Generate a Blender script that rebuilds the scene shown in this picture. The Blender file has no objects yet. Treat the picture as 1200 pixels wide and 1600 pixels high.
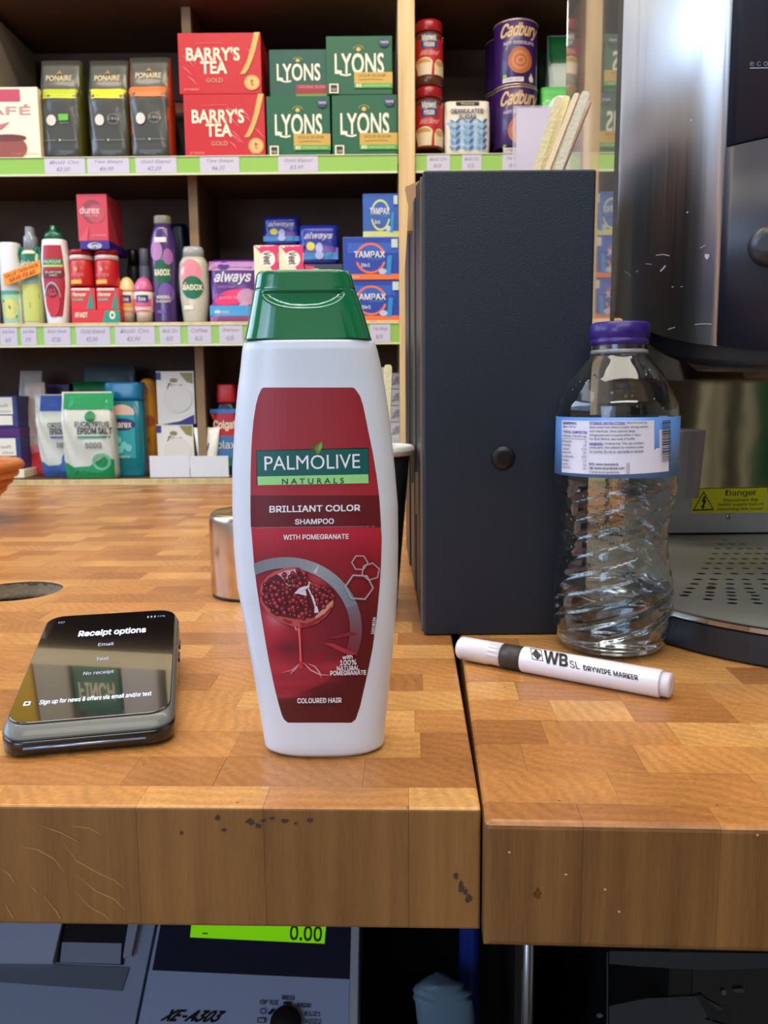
import bpy, bmesh, math, random
from mathutils import Vector, Matrix
from mathutils.bvhtree import BVHTree
from mathutils.geometry import tessellate_polygon
random.seed(7)
SC = bpy.context.scene
COL = SC.collection
# ------------------------------------------------------------------ camera
CH = .1664; FP = 1300.; PITCH = math.radians(7.9); ROLL = math.radians(.5)
_F = Vector((0, math.cos(PITCH), -math.sin(PITCH)))
_D0 = Vector((0, -math.sin(PITCH), -math.cos(PITCH)))
_R = math.cos(ROLL)*Vector((1, 0, 0)) + math.sin(ROLL)*_D0
_D = math.cos(ROLL)*_D0 - math.sin(ROLL)*Vector((1, 0, 0))
CAM = Vector((0, 0, CH))
cam = bpy.data.objects.new('camera', bpy.data.cameras.new('camera')); COL.objects.link(cam)
cam.data.sensor_fit = 'VERTICAL'; cam.data.sensor_height = 36; cam.data.lens = FP/1600*36
cam.data.clip_start = .01; cam.data.clip_end = 50
cam.data.dof.use_dof = True; cam.data.dof.focus_distance = .40; cam.data.dof.aperture_fstop = 29
M = Matrix((( _R.x, -_D.x, -_F.x, CAM.x), (_R.y, -_D.y, -_F.y, CAM.y), (_R.z, -_D.z, -_F.z, CAM.z), (0, 0, 0, 1)))
cam.matrix_world = M
SC.camera = cam
# ------------------------------------------------------------------ world, lights, exposure
SC.view_settings.view_transform = 'Standard'; SC.view_settings.look = 'None'
SC.view_settings.gamma = 1; SC.view_settings.use_curve_mapping = False
SC.view_settings.exposure = 0.17
W = bpy.data.worlds.new('world'); SC.world = W; W.use_nodes = True
W.node_tree.nodes['Background'].inputs[0].default_value = (.80, .86, 1, 1)
W.node_tree.nodes['Background'].inputs[1].default_value = .10
def area(name, loc, target, sx, sy, power, color):
    l = bpy.data.lights.new(name, 'AREA'); l.shape = 'RECTANGLE'; l.size = sx; l.size_y = sy
    l.energy = power; l.color = color
    o = bpy.data.objects.new(name, l); COL.objects.link(o); o.location = loc
    o.rotation_euler = (Vector(target)-Vector(loc)).to_track_quat('-Z', 'Y').to_euler(); return o
WARM = (1, .86, .68); COOL = (.56, .73, 1)
area('ceiling_light_over_shelves', (-.3, 1.15, 1.62), (-.3, 1.25, 0), 1.8, .16, 16, WARM)
area('ceiling_light_over_counter', (.1, .25, 1.62), (.1, .4, 0), 1.6, .5, 14, (1, .91, .78))
area('fill_light_behind', (.1, -1.1, 1.62), (.1, -1.1, 0), 1.8, .4, 21, (.97, .98, 1))  # added fill out of view, brightens the wall behind the camera
area('window_daylight', (-1.45, -1.95, .60), (.0, .6, .0), 1.5, 1.2, 23, COOL)
area('fill_light_left', (-1.6, .9, 1.62), (-1.6, .9, 0), .5, 1.6, 4, (.95, .97, 1))  # added fill out of view, brightens what the steel side mirrors
area('side_window_daylight', (-2.30, .75, 1.05), (.3, .6, .2), 2.0, 1.0, 30, COOL)

# ------------------------------------------------------------------ helpers
def ray(x, y): return _F + (x-600)/FP*_R + (y-800)/FP*_D
def PZ(x, y, z=0.):
    v = ray(x, y); t = (z-CH)/v.z; return CAM+v*t
def PY(x, y, Y):
    v = ray(x, y); t = Y/v.y; return CAM+v*t
def lin(c):
    c = c/255.; return c/12.92 if c <= .04045 else ((c+.055)/1.055)**2.4
_mc = {}
def mat(rgb, rough=.5, metal=0., name=None, **k):
    key = (tuple(rgb), rough, metal, tuple(sorted(k.items())))
    if key in _mc: return _mc[key]
    m = bpy.data.materials.new(name or 'surface'); m.use_nodes = True
    b = m.node_tree.nodes['Principled BSDF']
    b.inputs['Base Color'].default_value = (lin(rgb[0]), lin(rgb[1]), lin(rgb[2]), 1)
    b.inputs['Roughness'].default_value = rough; b.inputs['Metallic'].default_value = metal
    if 'trans' in k: b.inputs['Transmission Weight'].default_value = k['trans']
    if 'ior' in k: b.inputs['IOR'].default_value = k['ior']
    if 'coat' in k: b.inputs['Coat Weight'].default_value = k['coat']; b.inputs['Coat Roughness'].default_value = .08
    if 'emit' in k:
        b.inputs['Emission Color'].default_value = (lin(rgb[0]), lin(rgb[1]), lin(rgb[2]), 1)
        b.inputs['Emission Strength'].default_value = k['emit']
    if 'aniso' in k: b.inputs['Anisotropic'].default_value = k['aniso']
    if 'alpha' in k: b.inputs['Alpha'].default_value = k['alpha']
    if 'bump' in k:   # fine relief
        nt = m.node_tree; n = nt.nodes.new('ShaderNodeTexNoise'); n.inputs['Scale'].default_value = k['bump']
        tc = nt.nodes.new('ShaderNodeTexCoord'); nt.links.new(tc.outputs['Object'], n.inputs['Vector'])
        bp = nt.nodes.new('ShaderNodeBump'); bp.inputs['Strength'].default_value = k.get('bs', .3); bp.inputs['Distance'].default_value = k.get('bd', .002)
        nt.links.new(n.outputs['Fac'], bp.inputs['Height']); nt.links.new(bp.outputs[0], b.inputs['Normal'])
    _mc[key] = m; return m
def nodes_mat(name, rough=.4):
    m = bpy.data.materials.new(name); m.use_nodes = True; nt = m.node_tree
    b = nt.nodes['Principled BSDF']; b.inputs['Roughness'].default_value = rough
    return m, nt, b
def N(nt, t, **k):
    n = nt.nodes.new(t)
    for a, v in k.items(): setattr(n, a, v)
    return n

class MB:
    def __init__(s): s.v = []; s.f = []; s.m = []; s.sm = []; s.mats = []; s.tint = None
    def mi(s, m):
        if m not in s.mats: s.mats.append(m)
        return s.mats.index(m)
    def add(s, vs, fs, m, smooth=False):
        b = len(s.v); s.v += [tuple(v) for v in vs]; i = s.mi(m)
        for f in fs: s.f.append([b+j for j in f]); s.m.append(i); s.sm.append(smooth)
        return b
    def box(s, x0, x1, y0, y1, z0, z1, m, bev=0.):
        if bev <= 0:
            vs = [(x, y, z) for z in (z0, z1) for y in (y0, y1) for x in (x0, x1)]
            s.add(vs, [(0, 2, 3, 1), (4, 5, 7, 6), (0, 1, 5, 4), (2, 6, 7, 3), (0, 4, 6, 2), (1, 3, 7, 5)], m); return s
        bm = bmesh.new(); bmesh.ops.create_cube(bm, size=1)
        for v in bm.verts: v.co = ((x0+x1)/2+v.co.x*(x1-x0), (y0+y1)/2+v.co.y*(y1-y0), (z0+z1)/2+v.co.z*(z1-z0))
        bmesh.ops.bevel(bm, geom=bm.edges[:], offset=bev, segments=2, affect='EDGES', profile=.5)
        bm.verts.index_update()
        s.add([v.co.copy() for v in bm.verts], [[v.index for v in f.verts] for f in bm.faces], m); bm.free(); return s
    def rings(s, rings, m, cap0=True, cap1=True, smooth=True, closed=True):
        n = len(rings[0]); vs = [p for r in rings for p in r]; fs = []
        for i in range(len(rings)-1):
            for j in range(n if closed else n-1):
                k = (j+1) % n
                fs.append((i*n+j, i*n+k, (i+1)*n+k, (i+1)*n+j))
        b = s.add(vs, fs, m, smooth)
        i = s.mi(m)
        if cap0: s.f.append([b+j for j in range(n)][::-1]); s.m.append(i); s.sm.append(False)
        if cap1: s.f.append([b+(len(rings)-1)*n+j for j in range(n)]); s.m.append(i); s.sm.append(False)
        return s
    def lathe(s, prof, m, cx=0, cy=0, seg=40, cap0=True, cap1=True, smooth=True):
        rs = [[(cx+r*math.cos(2*math.pi*j/seg), cy+r*math.sin(2*math.pi*j/seg), z) for j in range(seg)] for r, z in prof]
        return s.rings(rs, m, cap0, cap1, smooth)
    def tube(s, pts, r, m, seg=8):
        rs = []; pts = [Vector(p) for p in pts]
        for i, p in enumerate(pts):
            d = (pts[min(i+1, len(pts)-1)]-pts[max(i-1, 0)]).normalized()
            a = d.orthogonal().normalized() if i == 0 else (rs_a - d*rs_a.dot(d)).normalized()
            rs_a = a; b = d.cross(a)
            rr = r[i] if isinstance(r, (list, tuple)) else r
            rs.append([p+a*rr*math.cos(2*math.pi*j/seg)+b*rr*math.sin(2*math.pi*j/seg) for j in range(seg)])
        return s.rings(rs, m)
    def build(s, name, parent=None, fixn=True):
        me = bpy.data.meshes.new(name); me.from_pydata(s.v, [], s.f)
        for m in s.mats: me.materials.append(m)
        me.polygons.foreach_set('material_index', s.m); me.polygons.foreach_set('use_smooth', s.sm)
        if s.tint:
            a = me.color_attributes.new('tint', 'FLOAT_COLOR', 'POINT')
            a.data.foreach_set('color', [c for t in s.tint for c in t])
        me.update()
        if fixn:
            bm = bmesh.new(); bm.from_mesh(me); bmesh.ops.recalc_face_normals(bm, faces=bm.faces[:]); bm.to_mesh(me); bm.free()
        o = bpy.data.objects.new(name, me); COL.objects.link(o)
        if parent: o.parent = parent
        return o
def tag(o, label, cat, group=None):
    o['label'] = label; o['category'] = cat
    if group: o['group'] = group
    return o
def struct(o): o['kind'] = 'structure'; return o
def empty(name, loc, label, cat, group=None, rz=0):
    o = bpy.data.objects.new(name, None); COL.objects.link(o); o.location = loc; o.rotation_euler = (0, 0, rz)
    o.empty_display_size = .02
    tag(o, label, cat, group); return o
def keep(o, parent):          # parent while keeping the mesh in world coordinates
    bpy.context.view_layer.update()
    o.parent = parent; o.matrix_parent_inverse = parent.matrix_world.inverted(); return o
FNT = None
try:       # Blender's own interface face; the built-in face if it is not there
    import os
    FNT = bpy.data.fonts.load(os.path.join(bpy.utils.resource_path('LOCAL'), 'datafiles', 'fonts', 'Inter.woff2'))
except Exception: FNT = None
_tc = {}
GILL = ('PALMOLIVE', 'N A T U R A L S', 'LYONS', 'PONAIRE', "BARRY'S", 'TEA', 'GOLD')
def text2d(s, bold):
    real = bold; bold = 0
    k = (s, real)
    if k in _tc: return _tc[k]
    cu = bpy.data.curves.new('t', 'FONT'); cu.body = s; cu.offset = bold*(.7 if FNT and s not in GILL else 1)
    if FNT and s not in GILL: cu.font = FNT
    cu.offset = cu.offset; cu.resolution_u = 3; cu.size = 1; cu.fill_mode = 'FRONT'
    o = bpy.data.objects.new('t', cu); COL.objects.link(o)
    dg = bpy.context.evaluated_depsgraph_get(); e = o.evaluated_get(dg); me = e.to_mesh()
    v = [(p.co.x, p.co.y) for p in me.vertices]; f = [list(p.vertices) for p in me.polygons]
    e.to_mesh_clear(); bpy.data.objects.remove(o); bpy.data.curves.remove(cu)
    xs = [p[0] for p in v]; ys = [p[1] for p in v]; x0, x1, y0, y1 = min(xs), max(xs), min(ys), max(ys)
    v = [((x-x0)/max(x1-x0, 1e-6), (y-y0)/max(y1-y0, 1e-6)) for x, y in v]
    sx, sy = 1/max(x1-x0, 1e-6), 1/max(y1-y0, 1e-6); r = real*.8     # weight: thin copies side by side
    sh = [(0, 0)] if real <= 0 else [(-r*sx, 0), (r*sx, 0)] if real <= .012 else [(-r*sx, -r*sy), (r*sx, -r*sy), (r*sx, r*sy), (-r*sx, r*sy), (0, 0)]
    _tc[k] = (v, f, sh); return _tc[k]

def refine(pts, tris, maxe):
    V = list(pts); T = []; stack = [tuple(t) for t in tris]; mid = {}
    while stack:
        t = stack.pop(); L = []
        for i in range(3):
            a, b = V[t[i]], V[t[(i+1) % 3]]; L.append(math.hypot((a[0]-b[0])/maxe[0], (a[1]-b[1])/maxe[1]))
        k = max(range(3), key=lambda i: L[i])
        if L[k] <= 1: T.append(t); continue
        a, b, c = t[k], t[(k+1) % 3], t[(k+2) % 3]; key = (min(a, b), max(a, b))
        if key not in mid: mid[key] = len(V); V.append(((V[a][0]+V[b][0])/2, (V[a][1]+V[b][1])/2))
        m = mid[key]; stack += [(a, m, c), (m, b, c)]
    return V, T
class Art:
    """flat print: every shape is mapped on a real surface by mp(u, v, offset)"""
    def __init__(s, mp, step=.0003, base=.0003, maxe=(.1, .12)): s.mp = mp; s.maxe = maxe; s.b = MB(); s.o = base; s.step = step
    def _n(s): s.o += s.step; return s.o
    def quad(s, p, m, nx=6, ny=4):   # p: four corners (bl, br, tr, tl)
        o = s._n(); vs = []
        for j in range(ny+1):
            for i in range(nx+1):
                a, c = i/nx, j/ny
                u = (p[0][0]*(1-a)+p[1][0]*a)*(1-c)+(p[3][0]*(1-a)+p[2][0]*a)*c
                v = (p[0][1]*(1-a)+p[1][1]*a)*(1-c)+(p[3][1]*(1-a)+p[2][1]*a)*c
                vs.append(s.mp(u, v, o))
        fs = [(j*(nx+1)+i, j*(nx+1)+i+1, (j+1)*(nx+1)+i+1, (j+1)*(nx+1)+i) for j in range(ny) for i in range(nx)]
        s.b.add(vs, fs, m); return s
    def rect(s, u0, v0, u1, v1, m, nx=6, ny=4): return s.quad([(u0, v0), (u1, v0), (u1, v1), (u0, v1)], m, nx, ny)
    def ell(s, cx, cy, rx, ry, m, seg=24, r0=0, a0=0, a1=360, rot=0, same=False):
        o = s.o if same else s._n(); R = [r0] + ([.5*(1+r0)] if r0 < .5 else []) + [1]
        cr, sr = math.cos(math.radians(rot)), math.sin(math.radians(rot)); vs = []
        full = a1-a0 >= 360; n = seg if full else seg+1
        for r in R:
            for j in range(n):
                a = math.radians(a0+(a1-a0)*j/seg); x, y = rx*r*math.cos(a), ry*r*math.sin(a)
                vs.append(s.mp(cx+x*cr-y*sr, cy+x*sr+y*cr, o))
        fs = []
        for i in range(len(R)-1):
            for j in range(n if full else n-1):
                k = (j+1) % n; fs.append((i*n+j, i*n+k, (i+1)*n+k, (i+1)*n+j))
        s.b.add(vs, fs, m); return s
    def poly(s, pts, m, same=False):
        o = s.o if same else s._n()
        t = tessellate_polygon([[Vector((x, y, 0)) for x, y in pts]])
        V, T = refine(pts, t, s.maxe)
        s.b.add([s.mp(x, y, o) for x, y in V], T, m); return s
    def line(s, pts, w, m, wy=None):
        o = s._n(); vs = []; wy = wy or w
        for i, p in enumerate(pts):
            a = pts[max(i-1, 0)]; b = pts[min(i+1, len(pts)-1)]
            dx, dy = b[0]-a[0], b[1]-a[1]; L = math.hypot(dx, dy) or 1
            ww = w[i] if isinstance(w, (list, tuple)) else w
            hh = ww if isinstance(w, (list, tuple)) or wy == w else wy
            nx, ny = -dy/L*ww/2, dx/L*hh/2
            vs += [s.mp(p[0]+nx, p[1]+ny, o), s.mp(p[0]-nx, p[1]-ny, o)]
        s.b.add(vs, [(2*i, 2*i+1, 2*i+3, 2*i+2) for i in range(len(pts)-1)], m); return s
    def strip(s, rows, m, nx=16):   # rows: (v, u_left, u_right)
        o = s._n(); vs = []
        for v, a, b in rows:
            for i in range(nx+1): vs.append(s.mp(a+(b-a)*i/nx, v, o))
        s.b.add(vs, [(j*(nx+1)+i, j*(nx+1)+i+1, (j+1)*(nx+1)+i+1, (j+1)*(nx+1)+i) for j in range(len(rows)-1) for i in range(nx)], m); return s
    def text(s, t, u0, v0, u1, v1, m, bold=.0, rot=0, shear=0, q=None):
        o = s._n(); v, f, sh = text2d(t, bold)
        cw = abs(q[1][0]-q[0][0]) if q else (abs(u1-u0) if not rot else abs(v1-v0)); chh = max(abs(q[3][1]-q[0][1]), abs(q[3][0]-q[0][0])) if q else (abs(v1-v0) if not rot else abs(u1-u0))
        mx = s.maxe if not rot else s.maxe[::-1]
        if cw > mx[0]*.6 or chh > mx[1]*.6: v, f = refine(v, [(g[0], g[i], g[i+1]) for g in f for i in range(1, len(g)-1)], (mx[0]/max(cw, 1e-6), mx[1]/max(chh, 1e-6)))
        for ci, (hx, hy) in enumerate(sh):
          vs = []
          for x, y in v:
            x += hx+shear*(y-.5); y += hy
            if q:       # quad bl, br, tr, tl
                uu = (q[0][0]*(1-x)+q[1][0]*x)*(1-y)+(q[3][0]*(1-x)+q[2][0]*x)*y
                vv = (q[0][1]*(1-x)+q[1][1]*x)*(1-y)+(q[3][1]*(1-x)+q[2][1]*x)*y
            elif rot == 90: uu, vv = u1-(u1-u0)*y, v0+(v1-v0)*x
            elif rot == -90: uu, vv = u0+(u1-u0)*y, v1-(v1-v0)*x
            else: uu, vv = u0+(u1-u0)*x, v0+(v1-v0)*y
            vs.append(s.mp(uu, vv, o+ci*s.step*.19))
          s.b.add(vs, f, m)
        return s
    def build(s, name, parent):
        o = s.b.build(name, None, fixn=False)
        return keep(o, parent)

def bvh(*objs):
    bpy.context.view_layer.update(); V = []; P = []
    for o in objs:
        b = len(V); V += [o.matrix_world @ v.co for v in o.data.vertices]
        P += [[b+i for i in p.vertices] for p in o.data.polygons]
    return BVHTree.FromPolygons(V, P)
def map_front(objs, X0, X1, Z0, Z1, ahead=.35):
    """u, v in 0..1 over the front of a thing; print follows the surface it meets along +Y"""
    t = bvh(*objs)
    yy = min((o.matrix_world @ v.co).y for o in objs for v in o.data.vertices)
    last = [yy]
    def mp(u, v, o):
        x = X0+(X1-X0)*u; z = Z0+(Z1-Z0)*v
        h = t.ray_cast(Vector((x, yy-.05, z)), Vector((0, 1, 0)), ahead)
        y = h[0].y if h[0] else last[0]
        last[0] = y
        return (x, y-o, z)
    return mp
def map_lens(objs):
    """print given in photograph pixels, laid on the mesh that is there"""
    t = bvh(*objs)
    def mp(x, y, o):
        d = ray(x, y).normalized(); h = t.ray_cast(CAM, d)
        if not h[0]:
            h = t.find_nearest(CAM+d*(objs_d))
        n = h[1]
        if n.dot(d) > 0: n = -n
        return h[0]+n*o
    pts = [o.matrix_world @ v.co for o in objs for v in o.data.vertices]
    objs_d = sum((p-CAM).length for p in pts)/len(pts)
    return mp
def sell(a, b, n, seg, cx, cy, z):
    r = []
    for j in range(seg):
        t = 2*math.pi*j/seg; c, s_ = math.cos(t), math.sin(t)
        r.append((cx+a*math.copysign(abs(c)**(2/n), c), cy+b*math.copysign(abs(s_)**(2/n), s_), z))
    return r
def interp(tab, x):
    if x <= tab[0][0]: return tab[0][1:]
    for a, b in zip(tab, tab[1:]):
        if x <= b[0]:
            t = (x-a[0])/(b[0]-a[0]); return tuple(p+(q-p)*t for p, q in zip(a[1:], b[1:]))
    return tab[-1][1:]
WHITE = mat((235, 235, 238), .5); CREAM = mat((250, 235, 190), .5); BLACK = mat((18, 18, 20), .5)
INK = mat((40, 40, 48), .6); GREY = mat((150, 150, 150), .5)

# ------------------------------------------------------------------ the room around (mostly out of view)
wall_m = mat((196, 188, 172), .8, bump=60, bs=.2); floor_m = mat((92, 84, 76), .5, bump=9); ceil_m = mat((222, 220, 212), .9)
struct(MB().box(-2.4, 2.4, -2.1, 2.6, -.95, -.93, floor_m).build('floor'))
struct(MB().box(-2.4, 2.4, -2.1, 2.6, 1.70, 1.72, ceil_m).build('ceiling'))
struct(MB().box(-2.42, -2.4, -2.1, 2.6, -.95, 1.72, wall_m).build('wall_left'))
struct(MB().box(2.4, 2.42, -2.1, 2.6, -.95, 1.72, wall_m).build('wall_right'))
struct(MB().box(-2.4, 2.4, 2.6, 2.62, -.95, 1.72, wall_m).build('wall_back'))
struct(MB().box(-2.4, 2.4, -2.12, -2.1, -.95, 1.72, wall_m).build('wall_front'))
sky_m = mat((190, 212, 245), .5, emit=1.3)
w2 = struct(MB().box(-2.39, -2.37, -.45, 1.85, .5, 1.6, sky_m).build('window_2'))
fr = MB()
for a, b, c, d in ((-.51, -.45, .44, 1.66), (1.85, 1.91, .44, 1.66), (-.45, 1.85, 1.6, 1.66), (-.45, 1.85, .44, .5), (.68, .73, .5, 1.6)): fr.box(-2.4, -2.34, a, b, c, d, mat((215, 212, 205), .4))
fr.build('window_frame', w2)
wn = struct(MB().box(-2.15, -.75, -2.09, -2.07, .0, 1.1, sky_m).build('window_1'))
fr = MB(); fm = mat((215, 212, 205), .4)
for a, b, c, d in ((-2.21, -2.15, -.07, 1.17), (-.75, -.69, -.07, 1.17), (-2.15, -.75, 1.1, 1.17), (-2.15, -.75, -.07, 0), (-1.48, -1.42, 0, 1.1)): fr.box(a, b, -2.1, -2.04, c, d, fm)
fr.build('window_frame', wn)
dr = struct(MB().box(1.44, 1.80, -1.60, -1.55, -.93, 1.0, mat((16, 92, 62), .35)).build('reflection_green_panel'))  # invented green panel with handle, unseen, only to colour the splashback's reflection
MB().box(1.50, 1.52, -1.55, -1.51, 0, .12, mat((200, 190, 150), .3, 1.)).build('reflection_panel_handle', dr)
struct(MB().box(.50, 1.435, -1.72, -1.68, -.93, 1.0, mat((46, 38, 30), .5)).build('reflection_dark_panel'))  # unseen dark panel added to darken the splashback's reflection
for i, x in enumerate((1.235, 1.30, 1.41)):
    struct(MB().box(x, x+(.03, .018, .022)[i], -1.58, -1.54, -.93, 1.2, mat((225, 215, 180), .5)).build('reflection_post_%d' % (i+1)))  # unseen pale posts added as stripes in the splashback's reflection

# ------------------------------------------------------------------ wood
def pine_mat():
    m, nt, b = nodes_mat('pine', .45)
    tc = N(nt, 'ShaderNodeTexCoord'); mp = N(nt, 'ShaderNodeMapping'); mp.inputs['Scale'].default_value = (14, 14, .9)
    ns = N(nt, 'ShaderNodeTexNoise'); ns.inputs['Scale'].default_value = 4; ns.inputs['Detail'].default_value = 4
    cr = N(nt, 'ShaderNodeValToRGB'); cr.color_ramp.elements[0].position = .3; cr.color_ramp.elements[1].position = .75
    cr.color_ramp.elements[0].color = (lin(206), lin(168), lin(112), 1); cr.color_ramp.elements[1].color = (lin(238), lin(208), lin(152), 1)
    nt.links.new(tc.outputs['Object'], mp.inputs[0]); nt.links.new(mp.outputs[0], ns.inputs['Vector'])
    nt.links.new(ns.outputs['Fac'], cr.inputs[0]); nt.links.new(cr.outputs[0], b.inputs['Base Color']); return m
PINE = pine_mat()
def dark_ply():
    m, nt, b = nodes_mat('brown_board', .6)
    tc = N(nt, 'ShaderNodeTexCoord'); mp = N(nt, 'ShaderNodeMapping'); mp.inputs['Scale'].default_value = (2, 8, 8)
    ns = N(nt, 'ShaderNodeTexNoise'); ns.inputs['Scale'].default_value = 5; ns.inputs['Detail'].default_value = 3
    cr = N(nt, 'ShaderNodeValToRGB')
    cr.color_ramp.elements[0].color = (lin(70), lin(48), lin(32), 1); cr.color_ramp.elements[1].color = (lin(98), lin(68), lin(45), 1)
    nt.links.new(tc.outputs['Object'], mp.inputs[0]); nt.links.new(mp.outputs[0], ns.inputs['Vector'])
    nt.links.new(ns.outputs['Fac'], cr.inputs[0]); nt.links.new(cr.outputs[0], b.inputs['Base Color']); return m
PLY = dark_ply()
def block_mat():
    m, nt, b = nodes_mat('end_grain_beech', .34)
    L = nt.links.new
    tc = N(nt, 'ShaderNodeTexCoord'); at = N(nt, 'ShaderNodeAttribute', attribute_name='tint')
    sp = N(nt, 'ShaderNodeSeparateColor'); L(at.outputs['Color'], sp.inputs[0])
    # shift and turn the grain for each block
    cx = N(nt, 'ShaderNodeCombineXYZ'); 
    m1 = N(nt, 'ShaderNodeMath', operation='MULTIPLY'); m1.inputs[1].default_value = 3.; L(sp.outputs[1], m1.inputs[0])
    m2 = N(nt, 'ShaderNodeMath', operation='MULTIPLY'); m2.inputs[1].default_value = 5.; L(sp.outputs[2], m2.inputs[0])
    L(m1.outputs[0], cx.inputs[0]); L(m2.outputs[0], cx.inputs[1])
    ad = N(nt, 'ShaderNodeVectorMath', operation='ADD'); L(tc.outputs['Object'], ad.inputs[0]); L(cx.outputs[0], ad.inputs[1])
    vr = N(nt, 'ShaderNodeVectorRotate', rotation_type='Z_AXIS'); L(ad.outputs[0], vr.inputs['Vector'])
    m3 = N(nt, 'ShaderNodeMath', operation='MULTIPLY'); m3.inputs[1].default_value = 6.28; L(sp.outputs[1], m3.inputs[0]); L(m3.outputs[0], vr.inputs['Angle'])
    mp = N(nt, 'ShaderNodeMapping'); mp.inputs['Scale'].default_value = (1, 1, .03); L(vr.outputs[0], mp.inputs[0])
    wv = N(nt, 'ShaderNodeTexWave', wave_type='RINGS', rings_direction='Z'); wv.inputs['Scale'].default_value = 46
    wv.inputs['Distortion'].default_value = 9; wv.inputs['Detail'].default_value = 3; wv.inputs['Detail Scale'].default_value = .6
    L(mp.outputs[0], wv.inputs['Vector'])
    ns = N(nt, 'ShaderNodeTexNoise'); ns.inputs['Scale'].default_value = 420; ns.inputs['Detail'].default_value = 4; L(mp.outputs[0], ns.inputs['Vector'])
    n2 = N(nt, 'ShaderNodeTexNoise'); n2.inputs['Scale'].default_value = 28; n2.inputs['Detail'].default_value = 3; L(mp.outputs[0], n2.inputs['Vector'])
    # tone
    base = N(nt, 'ShaderNodeValToRGB'); e = base.color_ramp.elements
    e[0].position = 0; e[0].color = (lin(172), lin(112), lin(58), 1); e[1].position = 1; e[1].color = (lin(222), lin(164), lin(94), 1)
    k = base.color_ramp.elements.new(.5); k.color = (lin(201), lin(137), lin(73), 1)
    L(sp.outputs[0], base.inputs[0])
    dk = N(nt, 'ShaderNodeMix', data_type='RGBA', blend_type='MULTIPLY'); 
    r1 = N(nt, 'ShaderNodeMapRange'); r1.inputs['To Min'].default_value = .88; r1.inputs['To Max'].default_value = 1.03; L(wv.outputs['Fac'], r1.inputs['Value'])
    r2 = N(nt, 'ShaderNodeMapRange'); r2.inputs['From Min'].default_value = .3; r2.inputs['From Max'].default_value = .7; r2.inputs['To Min'].default_value = .82; r2.inputs['To Max'].default_value = 1.08; L(ns.outputs['Fac'], r2.inputs['Value'])
    r3 = N(nt, 'ShaderNodeMapRange'); r3.inputs['From Min'].default_value = .3; r3.inputs['From Max'].default_value = .7; r3.inputs['To Min'].default_value = .85; r3.inputs['To Max'].default_value = 1.08; L(n2.outputs['Fac'], r3.inputs['Value'])
    q = N(nt, 'ShaderNodeMath', operation='MULTIPLY'); L(r1.outputs[0], q.inputs[0]); L(r2.outputs[0], q.inputs[1])
    q2 = N(nt, 'ShaderNodeMath', operation='MULTIPLY'); L(q.outputs[0], q2.inputs[0]); L(r3.outputs[0], q2.inputs[1])
    # small dark specks of wear
    vo = N(nt, 'ShaderNodeTexVoronoi'); vo.inputs['Scale'].default_value = 60; L(tc.outputs['Object'], vo.inputs['Vector'])
    gt = N(nt, 'ShaderNodeMapRange'); gt.inputs['From Min'].default_value = .03; gt.inputs['From Max'].default_value = .06; gt.inputs['To Min'].default_value = .45; L(vo.outputs['Distance'], gt.inputs['Value'])
    q3 = N(nt, 'ShaderNodeMath', operation='MULTIPLY'); L(q2.outputs[0], q3.inputs[0]); L(gt.outputs[0], q3.inputs[1])
    dk.inputs[0].default_value = 1; L(base.outputs[0], dk.inputs[6]); L(q3.outputs[0], dk.inputs[7])
    L(dk.outputs[2], b.inputs['Base Color'])
    bp = N(nt, 'ShaderNodeBump'); bp.inputs['Strength'].default_value = .25; bp.inputs['Distance'].default_value = .0006
    L(q.outputs[0], bp.inputs['Height']); L(bp.outputs[0], b.inputs['Normal'])
    b.inputs['Coat Weight'].default_value = .15; b.inputs['Coat Roughness'].default_value = .25
    return m
BLOCK = block_mat()
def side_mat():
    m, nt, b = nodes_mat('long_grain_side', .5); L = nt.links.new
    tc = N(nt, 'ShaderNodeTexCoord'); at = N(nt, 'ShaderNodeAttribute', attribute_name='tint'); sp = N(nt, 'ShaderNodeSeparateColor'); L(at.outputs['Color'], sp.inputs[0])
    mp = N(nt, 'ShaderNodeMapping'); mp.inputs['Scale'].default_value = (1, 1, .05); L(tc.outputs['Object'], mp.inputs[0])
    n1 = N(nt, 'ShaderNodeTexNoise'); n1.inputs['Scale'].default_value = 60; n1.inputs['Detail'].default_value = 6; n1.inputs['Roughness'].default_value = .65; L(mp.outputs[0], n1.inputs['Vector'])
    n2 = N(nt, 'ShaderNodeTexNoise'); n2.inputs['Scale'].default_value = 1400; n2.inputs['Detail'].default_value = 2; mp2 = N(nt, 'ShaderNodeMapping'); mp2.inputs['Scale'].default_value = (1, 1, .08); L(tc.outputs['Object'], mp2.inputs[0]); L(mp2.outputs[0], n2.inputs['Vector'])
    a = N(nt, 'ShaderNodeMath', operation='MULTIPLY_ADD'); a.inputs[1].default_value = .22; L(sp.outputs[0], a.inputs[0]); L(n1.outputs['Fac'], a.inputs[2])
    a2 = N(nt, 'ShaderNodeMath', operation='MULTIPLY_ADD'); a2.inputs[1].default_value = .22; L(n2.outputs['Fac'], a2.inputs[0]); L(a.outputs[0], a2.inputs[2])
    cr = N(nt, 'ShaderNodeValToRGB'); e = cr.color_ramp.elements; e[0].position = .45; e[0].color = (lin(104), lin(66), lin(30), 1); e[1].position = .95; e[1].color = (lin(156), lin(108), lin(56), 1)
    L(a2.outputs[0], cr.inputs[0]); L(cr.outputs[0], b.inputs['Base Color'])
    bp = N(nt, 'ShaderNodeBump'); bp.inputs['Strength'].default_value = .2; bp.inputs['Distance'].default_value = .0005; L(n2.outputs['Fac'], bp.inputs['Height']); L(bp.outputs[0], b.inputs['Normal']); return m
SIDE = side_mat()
THK = .0535
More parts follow.
